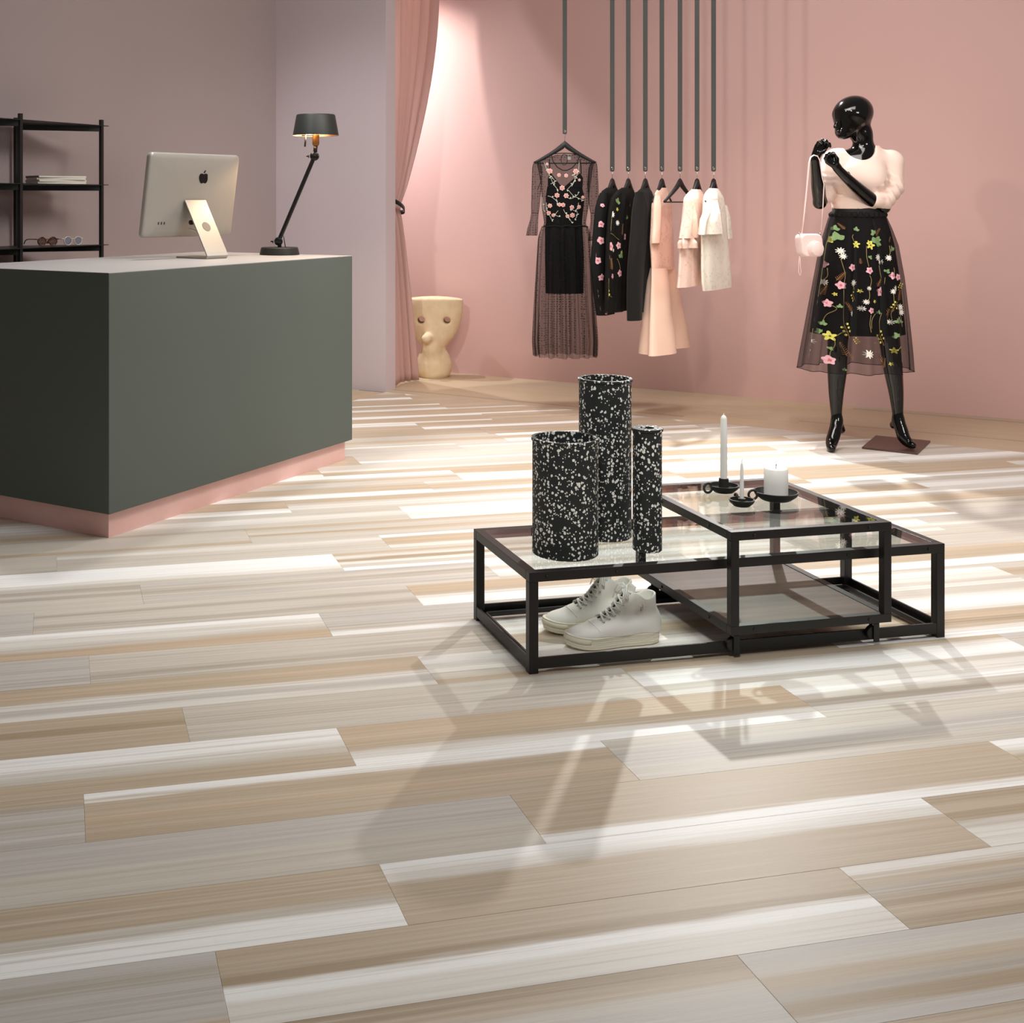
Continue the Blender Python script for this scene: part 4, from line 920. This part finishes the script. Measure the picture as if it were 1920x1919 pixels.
o7, s7, b7 = garment(6, 'ivory_lace_top', 'ivory lace top with ruffled sleeves at the end of the row', 'top', [(353, 1331, 1345, .012, .1), (360, 1325, 1349, .024, .2), (371, 1322, 1353, .034), (400, 1320, 1358), (440, 1317, 1362), (500, 1317, 1367), (532, 1318, 1370), (546, 1320, 1370)], M['lacewhite'], 5, .06)
sleeve([(376, 1319, 1331), (400, 1313, 1334), (415, 1306, 1337, 0, 1.6), (440, 1302, 1341, 0, 2.2)], 'sleeve', o7, M['lacewhite'], PT[6], RZ, .034, -.030, .10, 4, 1)
sleeve([(385, 1354, 1360), (410, 1354, 1364), (435, 1353, 1368, 0, 1.6), (448, 1352, 1369, 0, 2)], 'sleeve', o7, M['lacewhite'], PT[6], RZ, .030, .004, .10, 4, 2)
# ------------------------------------------------------------------ mannequin
MX, MY = 2.577, 6.30
KM = MY/FPX
def mp(px, py, dy=0): 
    k = (MY+dy)/FPX; return ((px-CX)*k-MX, dy, CAMH-(py-YH)*k)
M['gloss'] = simple('glossy_black_lacquer', (12, 10, 9), .09, 0, .5, .02, 10)
M['gloss'].node_tree.nodes['Principled BSDF'].inputs['Coat Weight'].default_value = .0
M['gloss'].node_tree.nodes['Principled BSDF'].inputs['Coat Roughness'].default_value = .03
mq = thing('mannequin', 'glossy black mannequin in a pale sweater and flowered skirt', 'mannequin', (MX, MY, 0), 0)
S = SDF((-.32, -.32, -.01), (.34, .2, 1.80), .0052)
# legs and feet
def limb(pts, k=.02):
    # a smooth tapering limb: spline through the joints, one continuous distance field
    Q = [Vector((*p_, r_)) for p_, r_ in pts]; P = []
    for i in range(len(Q)-1):
        q0, q1, q2, q3 = Q[max(i-1, 0)], Q[i], Q[i+1], Q[min(i+2, len(Q)-1)]
        for s_ in range(6):
            t = s_/6; P.append(.5*((2*q1)+(q2-q0)*t+(2*q0-5*q1+4*q2-q3)*t*t+(3*q1-q0-3*q2+q3)*t**3))
    P.append(Q[-1]); m = max(q.w for q in Q)+2*k+.04
    w_ = S.win([min(q[i] for q in P)-m for i in range(3)], [max(q[i] for q in P)+m for i in range(3)]); X, Y, Z = S.X[w_], S.Y[w_], S.Z[w_]; D = None
    for a, b in zip(P, P[1:]):
        d = b-a; L2 = d.x*d.x+d.y*d.y+d.z*d.z+1e-9; t = np.clip(((X-a.x)*d.x+(Y-a.y)*d.y+(Z-a.z)*d.z)/L2, 0, 1)
        e = np.sqrt((X-a.x-t*d.x)**2+(Y-a.y-t*d.y)**2+(Z-a.z-t*d.z)**2)-(a.w+d.w*t); D = e if D is None else np.minimum(D, e)
    S.put(w_, D, k)
BP = .012
tl = (-.160, -.078, 0); tr = (.240, -.045, BP)
limb([(mp(1586, 455, 0), .088), (mp(1576, 590, -.02), .058), (mp(1571, 640, -.015), .049), (mp(1570, 690, 0), .0475), (mp(1568, 735, .005), .037), (mp(1568, 772, .0), .0275), (mp(1569, 783, -.004), .0275), (mp(1568, 796, -.015), .0295), (mp(1565, 811, -.035), .031), (mp(1560, 828, -.058), .030), ((tl[0], tl[1]-.01, .024), .024), ((tl[0]-.006, tl[1]-.035, .018), .018)])
S.cone(mp(1570, 790, .005), mp(1577, 806, .03), .024, .021, .02)
limb([(mp(1632, 455, 0), .088), (mp(1660, 590, -.02), .057), (mp(1668, 640, -.015), .049), (mp(1674, 690, .0), .0455), (mp(1680, 735, .005), .036), (mp(1683, 772, .0), .0270), (mp(1684, 781, -.003), .0275), (mp(1686, 793, -.011), .0295), (mp(1690, 806, -.024), .031), (mp(1695, 821, -.04), .030), ((tr[0], tr[1]-.012, BP+.024), .024), ((tr[0]+.007, tr[1]-.04, BP+.018), .018)])
S.cone(mp(1683, 788, .005), mp(1676, 797, .035), .024, .021, .02)
# torso
S.ell(mp(1608, 450, 0), (.155, .11, .12), .04); S.cone(mp(1608, 425, 0), mp(1608, 392, 0), .115, .098, .04, sq=(1.05, .8, 1)); S.cone(mp(1608, 392, 0), mp(1611, 340, -.005), .098, .118, .04, sq=(1.05, .82, 1))
S.cone(mp(1611, 335, -.005), mp(1616, 305, .0), .112, .085, .04, sq=(1.1, .8, 1)); S.cone(mp(1578, 300, .005), mp(1660, 300, .005), .046, .044, .03)
for bx in (1590, 1634): S.ell(mp(bx, 330, -.075), (.052, .05, .052), .03)
# neck and head, bowed to the left
S.cone(mp(1622, 292, .01), mp(1616, 250, .0), .054, .044, .03); S.cone(mp(1616, 250, .0), mp(1608, 225, .01), .044, .05, .03)
S.ell(mp(1600, 211, .0), (.090, .094, .084), .02); S.ell(mp(1607, 211, .02), (.068, .078, .074), .03)
S.cone(mp(1591, 222, -.018), mp(1581, 247, -.035), .080, .040, .03); S.cone(mp(1590, 238, -.03), mp(1600, 247, -.005), .044, .034, .03)
S.cone(mp(1570, 226, -.072), mp(1566, 238, -.080), .008, .011, .025)       # nose
S.ell(mp(1570, 248, -.066), (.014, .012, .007), .008); S.ell(mp(1579, 256, -.055), (.020, .018, .013), .012)   # lips, chin
S.ell(mp(1613, 222, -.070), (.008, .012, .020), .010)                       # ear
# right arm of the figure (on the left in view)
E1_, W1_ = mp(1537, 380, -.05), mp(1528, 302, -.17)
limb([(mp(1566, 303, .0), .050), (mp(1553, 345, -.02), .041), (E1_, .031)], .025); limb([(E1_, .031), (mp(1534, 350, -.10), .033), (mp(1530, 320, -.145), .025), (W1_, .021)], .012)
def hand(wr, kn, mid_, tips, th_, dy, dk, dt):
    # wrist, four knuckles, middle joints, fingertips and a thumb, all as picture points with their own depth
    for i in range(4):
        w_ = mp(wr[0]+(i-1.5)*1.6, wr[1], dy); k_ = mp(*kn[i], dy+dk*(i-1.5)*.006-.004); m_ = mp(*mid_[i], dy-.016+dk*(i-1.5)*.006); t_ = mp(*tips[i], dy+dt+dk*(i-1.5)*.006)
        S.cone(w_, k_, .0150, .0112, .008); S.cone(k_, m_, .0098, .0088, .003); S.cone(m_, t_, .0086, .0070, .002)
    a_, b_, c_ = (mp(*p_, dy-.012-.006*j) for j, p_ in enumerate(th_)); S.cone(a_, b_, .0125, .0098, .005); S.cone(b_, c_, .0092, .0072, .003)
hand((1527, 298), [(1531, 274), (1537.5, 270), (1544, 271), (1550, 275)], [(1535, 266), (1542.5, 262.5), (1549.5, 264.5), (1555, 269.5)], [(1541, 270), (1547.5, 268), (1553, 271), (1557, 276)], [(1534, 288), (1543, 285), (1549, 280)], -.176, 1, -.030)
# left arm of the figure (on the right in view)
E2_, W2_ = mp(1656, 388, -.05), mp(1570, 316, -.19)
limb([(mp(1668, 306, .0), .044), (mp(1668, 350, -.02), .040), (E2_, .034)], .025); limb([(E2_, .034), (mp(1630, 372, -.10), .034), (mp(1592, 338, -.165), .026), (W2_, .0215)], .012)
hand((1569, 313), [(1551, 304), (1552, 298), (1556, 293.5), (1562, 292)], [(1547, 297), (1549.5, 291), (1555, 287.5), (1562, 286.5)], [(1551, 293), (1555, 290), (1560, 289), (1566, 290)], [(1569, 306), (1570, 298), (1567, 292)], -.192, 1, -.026)
body = S.obj('body', M['gloss'], mq, 7)
bpo = rm(0, 0)
# base plate
q = [(1616, 842), (1720, 853.5), (1744.5, 830), (1642, 820)]
pl_ = []
for a, b in q: pl_.append(((a-CX)*CAMH/(b-YH)-MX, FPX*CAMH/(b-YH)-MY))
MB().prism(pl_, 0, .010).obj('base_plate', simple('brown_bronze_base', (92, 66, 58), .4, .3), mq, bevel=.0015)['label'] = 'bronze brown base plate'
# sweater
M['sweater'] = fabric('pale_pink_jersey', (240, 212, 199), .85, 0, 600, .15, .03)
S = SDF((-.22, -.20, .98), (.30, .17, 1.56), .0052); B_S = .010
S.cone(mp(1608, 402, 0), mp(1608, 385, 0), .106, .104, .04, sq=(1.1, .84, 1)); S.cone(mp(1608, 388, 0), mp(1611, 340, -.005), .104, .130, .04, sq=(1.06, .84, 1)); S.cone(mp(1611, 335, -.005), mp(1617, 305, .0), .124, .098, .04, sq=(1.1, .82, 1))
S.cone(mp(1574, 301, .005), mp(1668, 302, .005), .058, .056, .03)
for bx in (1590, 1632): S.ell(mp(bx, 331, -.070), (.055, .046, .055), .06)
S.cone(mp(1624, 290, .012), mp(1624, 280, .016), .066, .058, .03)
S.cone(mp(1564, 303, .0), mp(1553, 345, -.02), .060, .053, .03); S.cone(mp(1553, 345, -.02), mp(1546, 366, -.035), .052, .047, .01)
S.cone(mp(1674, 306, .0), mp(1672, 350, -.02), .052, .054, .03); S.cone(mp(1672, 350, -.02), mp(1657, 376, -.055), .055, .050, .02); S.cone(mp(1657, 376, -.055), mp(1640, 375, -.088), .049, .041, .01)
# folds of the pushed-up sleeves
for i, (a, b, ra) in enumerate((((1694, 345, -.02), (1650, 352, -.05), .010), ((1692, 356, -.03), (1644, 364, -.06), .011), ((1687, 368, -.04), (1640, 372, -.07), .010), ((1560, 343, -.06), (1538, 340, -.05), .008), ((1560, 352, -.065), (1536, 351, -.055), .009), ((1558, 362, -.07), (1537, 362, -.06), .009))):
    pass
X, Y, Z = S.X, S.Y, S.Z
def ring_folds(a, b, r0, r1, n, amp):
    d = Vector(b)-Vector(a); L2 = d.length_squared; t = ((X-a[0])*d.x+(Y-a[1])*d.y+(Z-a[2])*d.z)/L2
    rr_ = np.sqrt((X-a[0]-t*d.x)**2+(Y-a[1]-t*d.y)**2+(Z-a[2]-t*d.z)**2); m_ = np.clip(1-np.abs(t-.5)*2, 0, 1)**.5*(rr_ < max(r0, r1)+.03)
    ang = np.arctan2(Z-a[2]-t*d.z, X-a[0]-t*d.x)
    S.d += (amp*np.sin(t*n*2*PI+1.2*np.sin(ang*2))*m_).astype(np.float32)
ring_folds(mp(1676, 335, -.01), mp(1644, 386, -.075), .06, .05, 4.5, .0055); ring_folds(mp(1558, 332, -.01), mp(1544, 372, -.045), .055, .05, 4.0, .0045)
nz = (.004*np.sin(26*X+18*Z+3)*np.sin(21*Z-9*X)).astype(np.float32); S.d += nz*np.clip((1.44-Z)/.2, 0, 1)
# neckline and openings
S.ell(mp(1617, 268, -.07), (.080, .135, .086), .004, 'sub'); S.cone(mp(1620, 276, .02), mp(1622, 240, .02), .064, .085, .004, 'sub')

S.d = np.maximum(S.d, (1.25-(392-376)*KM)-S.Z)
S.obj('sweater', M['sweater'], mq, 2)['label'] = 'pale pink sweater with pushed-up sleeves'
# skirt: sheer embroidered layer over an opaque slip
def mprof(lst):
    out = []
    for py, a, b, hd, am in lst:
        xa, _, z = mp(a, py); xb, _, _ = mp(b, py); out.append((z, (xa+xb)/2, (xb-xa)/2, hd, am))
    return out
M['organza'] = sheer('sheer_black_organza', (24, 18, 20), .40, 0)
skm = Shell(mprof([(400, 1560, 1657, .105, .1), (410, 1555, 1661, .115, .3), (430, 1550, 1669, .135, .5), (460, 1541, 1679, .155, .7), (520, 1531, 1689, .175, .8), (600, 1517, 1697, .195, 1), (660, 1507, 1702, .21, 1.2), (692, 1502, 1704, .215, 1.3)]), 11, .05, .7)
sko = skm.build(140, 44).obj('skirt', M['organza'], mq, True); sko['label'] = 'sheer black skirt embroidered with flowers'
sls = Shell(mprof([(398, 1561, 1656, .098, .1), (430, 1553, 1666, .125, .3), (460, 1546, 1674, .142, .4), (520, 1537, 1683, .16, .5), (580, 1528, 1690, .176, .6), (624, 1522, 1694, .185, .6)]), 9, .035, 1.7)
sls.build(110, 30).obj('slip', M['blackcloth'], sko, True)['label'] = 'opaque black slip'
wb = Shell(mprof([(384, 1563, 1655, .094, .1), (393, 1562, 1656, .099, .1), (402, 1560, 1658, .104, .1)]), 9, .01, 1); wb.build(90, 6).obj('waistband', fabric('black_satin_band', (22, 22, 22), .5, 0, 300, .1), sko, True)
rf = Shell(mprof([(397, 1560, 1657, .103, .5), (401, 1556, 1661, .110, 1), (406, 1557, 1660, .112, 1)]), 31, .03, 0); rf.build(180, 4).obj('waist_ruffle', M['blackcloth'], sko, True)
hm = MB(); hm.tube([tuple(skm.at(2*PI*i/140, skm.z[0]+.001)) for i in range(140)], .0016, 5, True); hm.obj('hem_edge', M['blackcloth'], sko, True)
def c5(a, b): return (1460+a/4.3617, 440+b/4.3617)
def c4(a, b): return (1460+a/6.397, 160+b/6.397)
def ml(px, py):
    # local (x, z) on the front of the skirt, allowing for its nearer depth
    x, _, z = mp(px, py, 0); hd = float(np.interp(z, skm.z, skm.hd)); x, _, z = mp(px, py, -hd*.8); return x, z
fl = []
for a, b, s in [(412,245,72),(592,268,66),(712,290,64),(912,333,66),(988,350,60),(512,415,74),(812,465,86),(430,568,74),(720,615,56),(265,1005,74),(425,1030,80),(325,250,40)]: fl.append(('pink', *c5(a, b), s/4.36))
for a, b, s in [(515,135,60),(530,178,52),(795,185,58),(820,222,52),(880,188,52),(413,395,56),(605,395,56),(938,437,50),(912,462,46),(333,565,60),(360,512,50),(1010,598,58),(1020,640,56),(658,600,48),(600,645,52),(895,712,50),(328,888,54),(690,965,70),(1000,1018,56),(985,690,40),(683,545,44),(705,435,36)]: fl.append(('daisy', *c5(a, b), s/4.36*1.1))
for a, b, s in [(440,45,80),(625,82,62),(725,85,76),(322,425,52),(435,835,84),(248,825,46),(920,943,54),(475,490,32),(757,542,32),(652,460,36),(905,1055,34),(235,925,30),(400,15,50)]: fl.append(('yellow', *c5(a, b), s/4.36*1.05))
for a, b, s in [(500,40,110),(772,70,120),(930,130,70),(398,745,70),(940,715,60),(380,810,60),(1015,725,50),(790,640,50),(500,595,50),(315,975,40),(865,305,50),(420,150,46),(715,190,46),(340,330,60),(940,830,70),(430,940,40),(270,720,50),(520,1105,40)]: fl.append(('leaf', *c5(a, b), s/4.36))
for a, b, s in [(380,130,90),(515,340,80),(805,385,80),(412,460,80),(565,590,90),(870,650,90),(515,930,100),(795,990,100),(580,990,80),(850,1045,70),(1000,500,80),(655,215,40)]: fl.append(('fern', *c5(a, b), s/4.36))
for a, b, s in [(610,520,80),(922,585,80),(545,790,100),(820,850,100),(635,875,50),(1010,430,60)]: fl.append(('buds', *c5(a, b), s/4.36))
for k, a, b, s in [('fern',770,1690,80),('fern',1170,1760,90),('leaf',715,1735,100),('leaf',745,1830,100),('leaf',1115,1780,100),('leaf',1170,1860,90),('yellow',615,1830,90),('yellow',1050,1890,80),('buds',580,1760,70),('leaf',915,1740,80),('yellow',920,1895,60),('fern',1330,1850,70)]: fl.append((k, *c4(a, b), s/6.397))
rr2 = random.Random(5)
for k, px, py, s in fl:
    x, z = ml(px, py); sew(skm, k, x, z, s*KM*.96, rr2.uniform(-.7, .7) if k in ('leaf', 'fern', 'buds') else rr2.uniform(0, 6), sko)
for ln in [[(405,60),(395,130),(412,215)],[(405,280),(395,340),(372,380)],[(435,280),(435,340),(415,375)],[(515,200),(530,270),(540,330),(530,400)],[(528,450),(525,560),(520,680),(525,770)],[(690,90),(690,180),(705,260)],[(710,330),(725,370),(712,420)],[(800,250),(815,320),(840,400)],[(838,500),(835,600),(800,700),(805,800)],[(885,90),(890,140),(880,170)],[(935,270),(940,300),(915,320)],[(860,350),(855,400),(840,440)],[(450,580),(480,610),(430,660),(395,720)],[(712,650),(700,720),(710,790)],[(765,640),(720,690),(715,760)],[(605,420),(615,480),(600,540)],[(912,480),(915,540),(920,580)],[(905,690),(900,640),(915,610)],[(935,680),(965,690),(980,690)],[(270,790),(310,790),(335,840),(330,880)],[(455,850),(460,900),(435,960),(430,1000)],[(470,830),(510,800),(545,790)],[(750,880),(790,860),(820,850)],[(945,930),(975,910),(1000,960),(1000,1000)],[(370,400),(370,470),(360,520)],[(610,60),(590,20),(600,0)],[(700,430),(705,500),(690,545)],[(1010,660),(1025,720),(1030,760)]]:
    vine(skm, [ml(*c5(a, b)) for a, b in ln], sko, 'm_vine', .0016)

# ------------------------------------------------------------------ camera bag on the arm
M['blush'] = simple('blush_pink_leatherette', (244, 216, 210), .45, 0, .4, .02, 200)
bx, by, bz = mp(1517, 460, -.20); bagp = (MX+bx, MY+by, bz)
bag = thing('camera_bag', 'blush pink camera case hanging from the mannequin wrist', 'bag', bagp, math.radians(14))
o2d = rrect(.118, .112, .026, 5)
o2d = [(x-.02*(z/.056)*.25, z) for x, z in o2d]
R = [[(x*k, y, z*k) for x, z in o2d] for k, y in ((.9, -.032), (.97, -.028), (1, -.02), (1, .02), (.97, .028), (.9, .032))]
b_ = MB().rings(R); b_.obj('case', M['blush'], bag, True, angle=35)
b_ = MB(); b_.lathe([(.040, 0), (.040, .010), (.036, .020), (.033, .030), (.028, .033), (0, .034)], 32); b_.obj('lens_cover', M['blush'], bag, True, loc=(.008, -.030, -.016), rot=(PI/2, 0, 0), angle=40)
b_ = MB(); b_.tube([(-.05, 0, .05), (-.055, .0, .058), (-.052, 0, .066)], .004, 6); b_.obj('strap_ring', M['chrome'], bag, True); b_ = MB(); b_.tube([(.056, 0, .045), (.062, 0, .054), (.060, 0, .062)], .004, 6); b_.obj('strap_ring', M['chrome'], bag, True)
def bl(px, py, dy):
    x, y, z = mp(px, py, dy); v_ = Vector((MX+x-bagp[0], MY+y-bagp[1], z-bagp[2])); a = -math.radians(14); return (v_.x*math.cos(a)-v_.y*math.sin(a), v_.x*math.sin(a)+v_.y*math.cos(a), v_.z)
sp = [bl(1503, 438, -.20), bl(1508, 400, -.20), bl(1513, 350, -.20), bl(1517, 305, -.205), bl(1520, 295, -.205), bl(1526, 291, -.205), bl(1533, 293, -.205), bl(1538, 303, -.20), bl(1541, 330, -.195), bl(1545, 345, -.195), bl(1543, 390, -.195), bl(1540, 432, -.20)]
b_ = MB(); b_.tube(sp, .0055, 8, flat=(1, .45)); b_.obj('shoulder_strap', M['blush'], bag, True)
b_ = MB(); b_.tube([bl(1499, 478, -.2), bl(1498, 495, -.2), bl(1497.5, 510, -.2), bl(1500, 517, -.2), bl(1502, 510, -.2), bl(1500.5, 495, -.2), bl(1500, 480, -.2)], .0016, 5); b_.obj('wrist_cord', M['blush'], bag, True)
# ------------------------------------------------------------------ high-top sneakers
M['leather'] = simple('white_leather', (250, 247, 240), .5, 0, .4, .02, 90, .05)
M['rubber'] = simple('cream_rubber_sole', (230, 223, 202), .6, 0, .35, .03, 60)
M['lace'] = fabric('white_cotton_lace', (246, 244, 238), .85, 0, 700, .1, .04)
M['eyelet'] = simple('dark_eyelet_and_gap_shade', (60, 58, 55), .4, .7)  # also colours the painted shadow strip between the facings
def shoe_outline(n=44, grow=0):
    # x from heel 0 to toe .28; y half widths for the two sides
    xs = [0, .012, .035, .07, .12, .17, .205, .235, .258, .272, .279, .280]
    hi = [.0, .022, .033, .034, .033, .039, .043, .041, .033, .021, .007, 0]
    lo = [.0, .022, .033, .034, .035, .043, .046, .043, .034, .021, .007, 0]
    pts = []
    for i in range(n): 
        t = i/n; x = .14-.14*math.cos(PI*t); pts.append((x, float(np.interp(x, xs, hi))+grow*(1 if 0 < t < 1 else 0)))
    for i in range(n):
        t = i/n; x = .14+.14*math.cos(PI*t); pts.append((x, -float(np.interp(x, xs, lo))-grow*(1 if 0 < t < 1 else 0)))
    return [(.14+(x-.14)*(1+grow/.14), y) for x, y in pts]
def sneaker(name, label, heel, toe):
    hx, hy = heel; ang = math.atan2(toe[1]-hy, toe[0]-hx)
    t = thing('sneaker', label, 'shoe', (hx, hy, 0), ang, 'white high-top sneakers')
    # sole: foxing with two thin grooves, toe spring
    def lift(x): return .010*max(0, (x-.19)/.09)**2
    R = []
    for g, z in ((-.004, .0005), (.001, .003), (.002, .012), (.0012, .0128), (.002, .0136), (.002, .0225), (.0012, .0233), (.002, .0241), (.0015, .034), (-.003, .0352)):
        R.append([(x, y, z+lift(x)) for x, y in shoe_outline(44, g)])
    m = MB().rings(R); m.obj('sole', M['rubber'], t, True, angle=50)
    for zz_, gg in ((.0128, .0024), (.0233, .0024), (.0335, .0018)):
        ln_ = MB(); ln_.tube([(x, y, zz_+lift(x)) for x, y in shoe_outline(44, gg)], .0010, 5, True); ln_.obj('sole_stripe', M['leather'], t, True)
    # toe bumper strip
    bp = [q for q in shoe_outline(44, .0026) if q[0] > .225]; bp.sort(key=lambda q: q[1])
    bm2 = MB(); bm2.tube([(x, y, .024+lift(x)) for x, y in bp], .0055, 6, flat=(.45, 1.3)); bm2.obj('toe_bumper', M['rubber'], t, True)
    S = SDF((-.02, -.065, .02), (.30, .065, .165), .0033)
    S.cone((.045, 0, .060), (.19, 0, .040), .031, .024, .02, sq=(1, 1.25, 1)); S.ell((.215, 0, .038), (.061, .0415, .0235), .012); S.ell((.13, 0, .050), (.08, .037, .032), .03)
    S.cone((.040, 0, .05), (.045, 0, .16), .031, .0335, .02); S.cone((.145, 0, .056), (.064, 0, .152), .026, .025, .02)
    S.ell((.020, 0, .050), (.026, .030, .045), .02)
    S.d = np.maximum(S.d, .0335-S.Z)
    S.d = np.maximum(S.d, S.Z-(.136+.22*np.clip(S.X-.055, 0, .1)+.006*np.cos((S.X-.015)*95)))
    S.cone((.046, 0, .090), (.046, 0, .19), .027, .0305, .004, 'sub'); S.cone((.070, 0, .12), (.062, 0, .19), .020, .023, .004, 'sub')
    uo = S.obj('upper', M['leather'], t, 2)
    from mathutils.bvhtree import BVHTree
    bv = BVHTree.FromPolygons([v.co for v in uo.data.vertices], [p_.vertices for p_ in uo.data.polygons])
    DD = Vector((-.62, 0, -.78))
    def surf(s_, y, lift=.002):
        # a point on the instep: s_ runs from the toe end of the lacing (0) to the ankle (1)
        b0 = Vector((.186, y, .074)).lerp(Vector((.086, y, .150)), s_)-DD*.08; h_, n_, _, _ = bv.ray_cast(b0, DD)
        return (h_+n_*lift) if h_ is not None else b0+DD*.08
    # facing edges, tongue, laces and eyelets
    for sg in (-1, 1):
        f_ = MB(); f_.tube([surf(k/12, sg*(.0155+.002*k/12), .0005) for k in range(13)], .0016, 6); f_.obj('facing', M['leather'], t, True)
    gp = MB(); gp.tube([surf(.02+.9*k/12, 0, .0002) for k in range(13)], .005, 8, flat=(1, .22)); gp.obj('lace_opening_shade', M['eyelet'], t, True)  # dark strip paints the shadow of the gap under the laces
    tg = MB(); v_ = []
    for i in range(6):
        s_ = i/5
        for j in range(7):
            y = (j/6-.5)*.040; p_ = surf(.90, 0, 0); v_.append((p_.x-.004-.010*s_-.004*(y/.02)**2, y, p_.z-.01+.032*s_-.005*(y/.02)**2*s_))
    tg.add(v_, [(i*7+j, i*7+j+1, (i+1)*7+j+1, (i+1)*7+j) for i in range(5) for j in range(6)]); to_ = tg.obj('tongue', M['leather'], t, True); sm_ = to_.modifiers.new('s', 'SOLIDIFY'); sm_.thickness = .004
    NR = 7
    def ye(s_): return .0255-.0085*max(0, s_)
    for i in range(NR):
        s_ = .04+.88*i/(NR-1); s2_ = .04+.88*(i+1)/(NR-1)
        for sg in (-1, 1):
            c_ = surf(s_, sg*ye(s_), .0004); e_ = MB(); e_.lathe([(0, 0), (.0017, 0), (.0017, .0012), (0, .0012)], 10); eo = e_.obj('eyelet', M['eyelet'], t, True); eo.location = c_; eo.rotation_euler = Vector((.45, sg*.8, .5)).to_track_quat('Z', 'Y').to_euler()
            if i < NR-1:
                l_ = MB(); l_.tube([surf(s_, sg*ye(s_), .0008), surf(s_+.02, sg*ye(s_)*.7, .0035), surf((s_+s2_)/2, 0, .0065+(.0015 if sg > 0 else 0)), surf(s2_-.02, -sg*ye(s2_)*.7, .0035), surf(s2_, -sg*ye(s2_), .0008)], .0034, 6, flat=(1.3, .6)); l_.obj('lace', M['lace'], t, True)
    k0 = surf(.93, 0, .008)
    for sg in (-1, 1):
        l_ = MB(); l_.tube([k0, k0+Vector((.006, sg*.012, .012)), k0+Vector((.014, sg*.026, .006)), k0+Vector((.020, sg*.034, -.014)), k0+Vector((.014, sg*.032, -.022)), k0+Vector((.006, sg*.016, -.004)), k0], .0028, 6, flat=(1.3, .55)); l_.obj('lace_loop', M['lace'], t, True)
        l_ = MB(); l_.tube([k0, k0+Vector((.012, sg*.014, .004)), k0+Vector((.022, sg*.026, -.012)), k0+Vector((.026, sg*.034, -.034))], .0027, 6, flat=(1.3, .55)); l_.obj('lace_end', M['lace'], t, True)
    # toe cap seam
    sm2 = MB(); pts_ = []
    for k in range(13):
        y = (k/12-.5)*.076; h_, n_, _, _ = bv.ray_cast(Vector((.196+.014*(1-(y/.038)**2), y, .2)), Vector((0, 0, -1)))
        if h_ is not None: pts_.append(h_+n_*.0003)
    sm2.tube(pts_, .0011, 5); sm2.obj('toe_cap_seam', M['leather'], t, True)
    return t
sneaker('near', 'white leather high-top sneaker nearer the table front, overlapping the other', (.888, 3.548), (.606, 3.480))
sneaker('far', 'white leather high-top sneaker half hidden behind its pair', (.848, 3.668), (.580, 3.610))
bpy.context.view_layer.update()
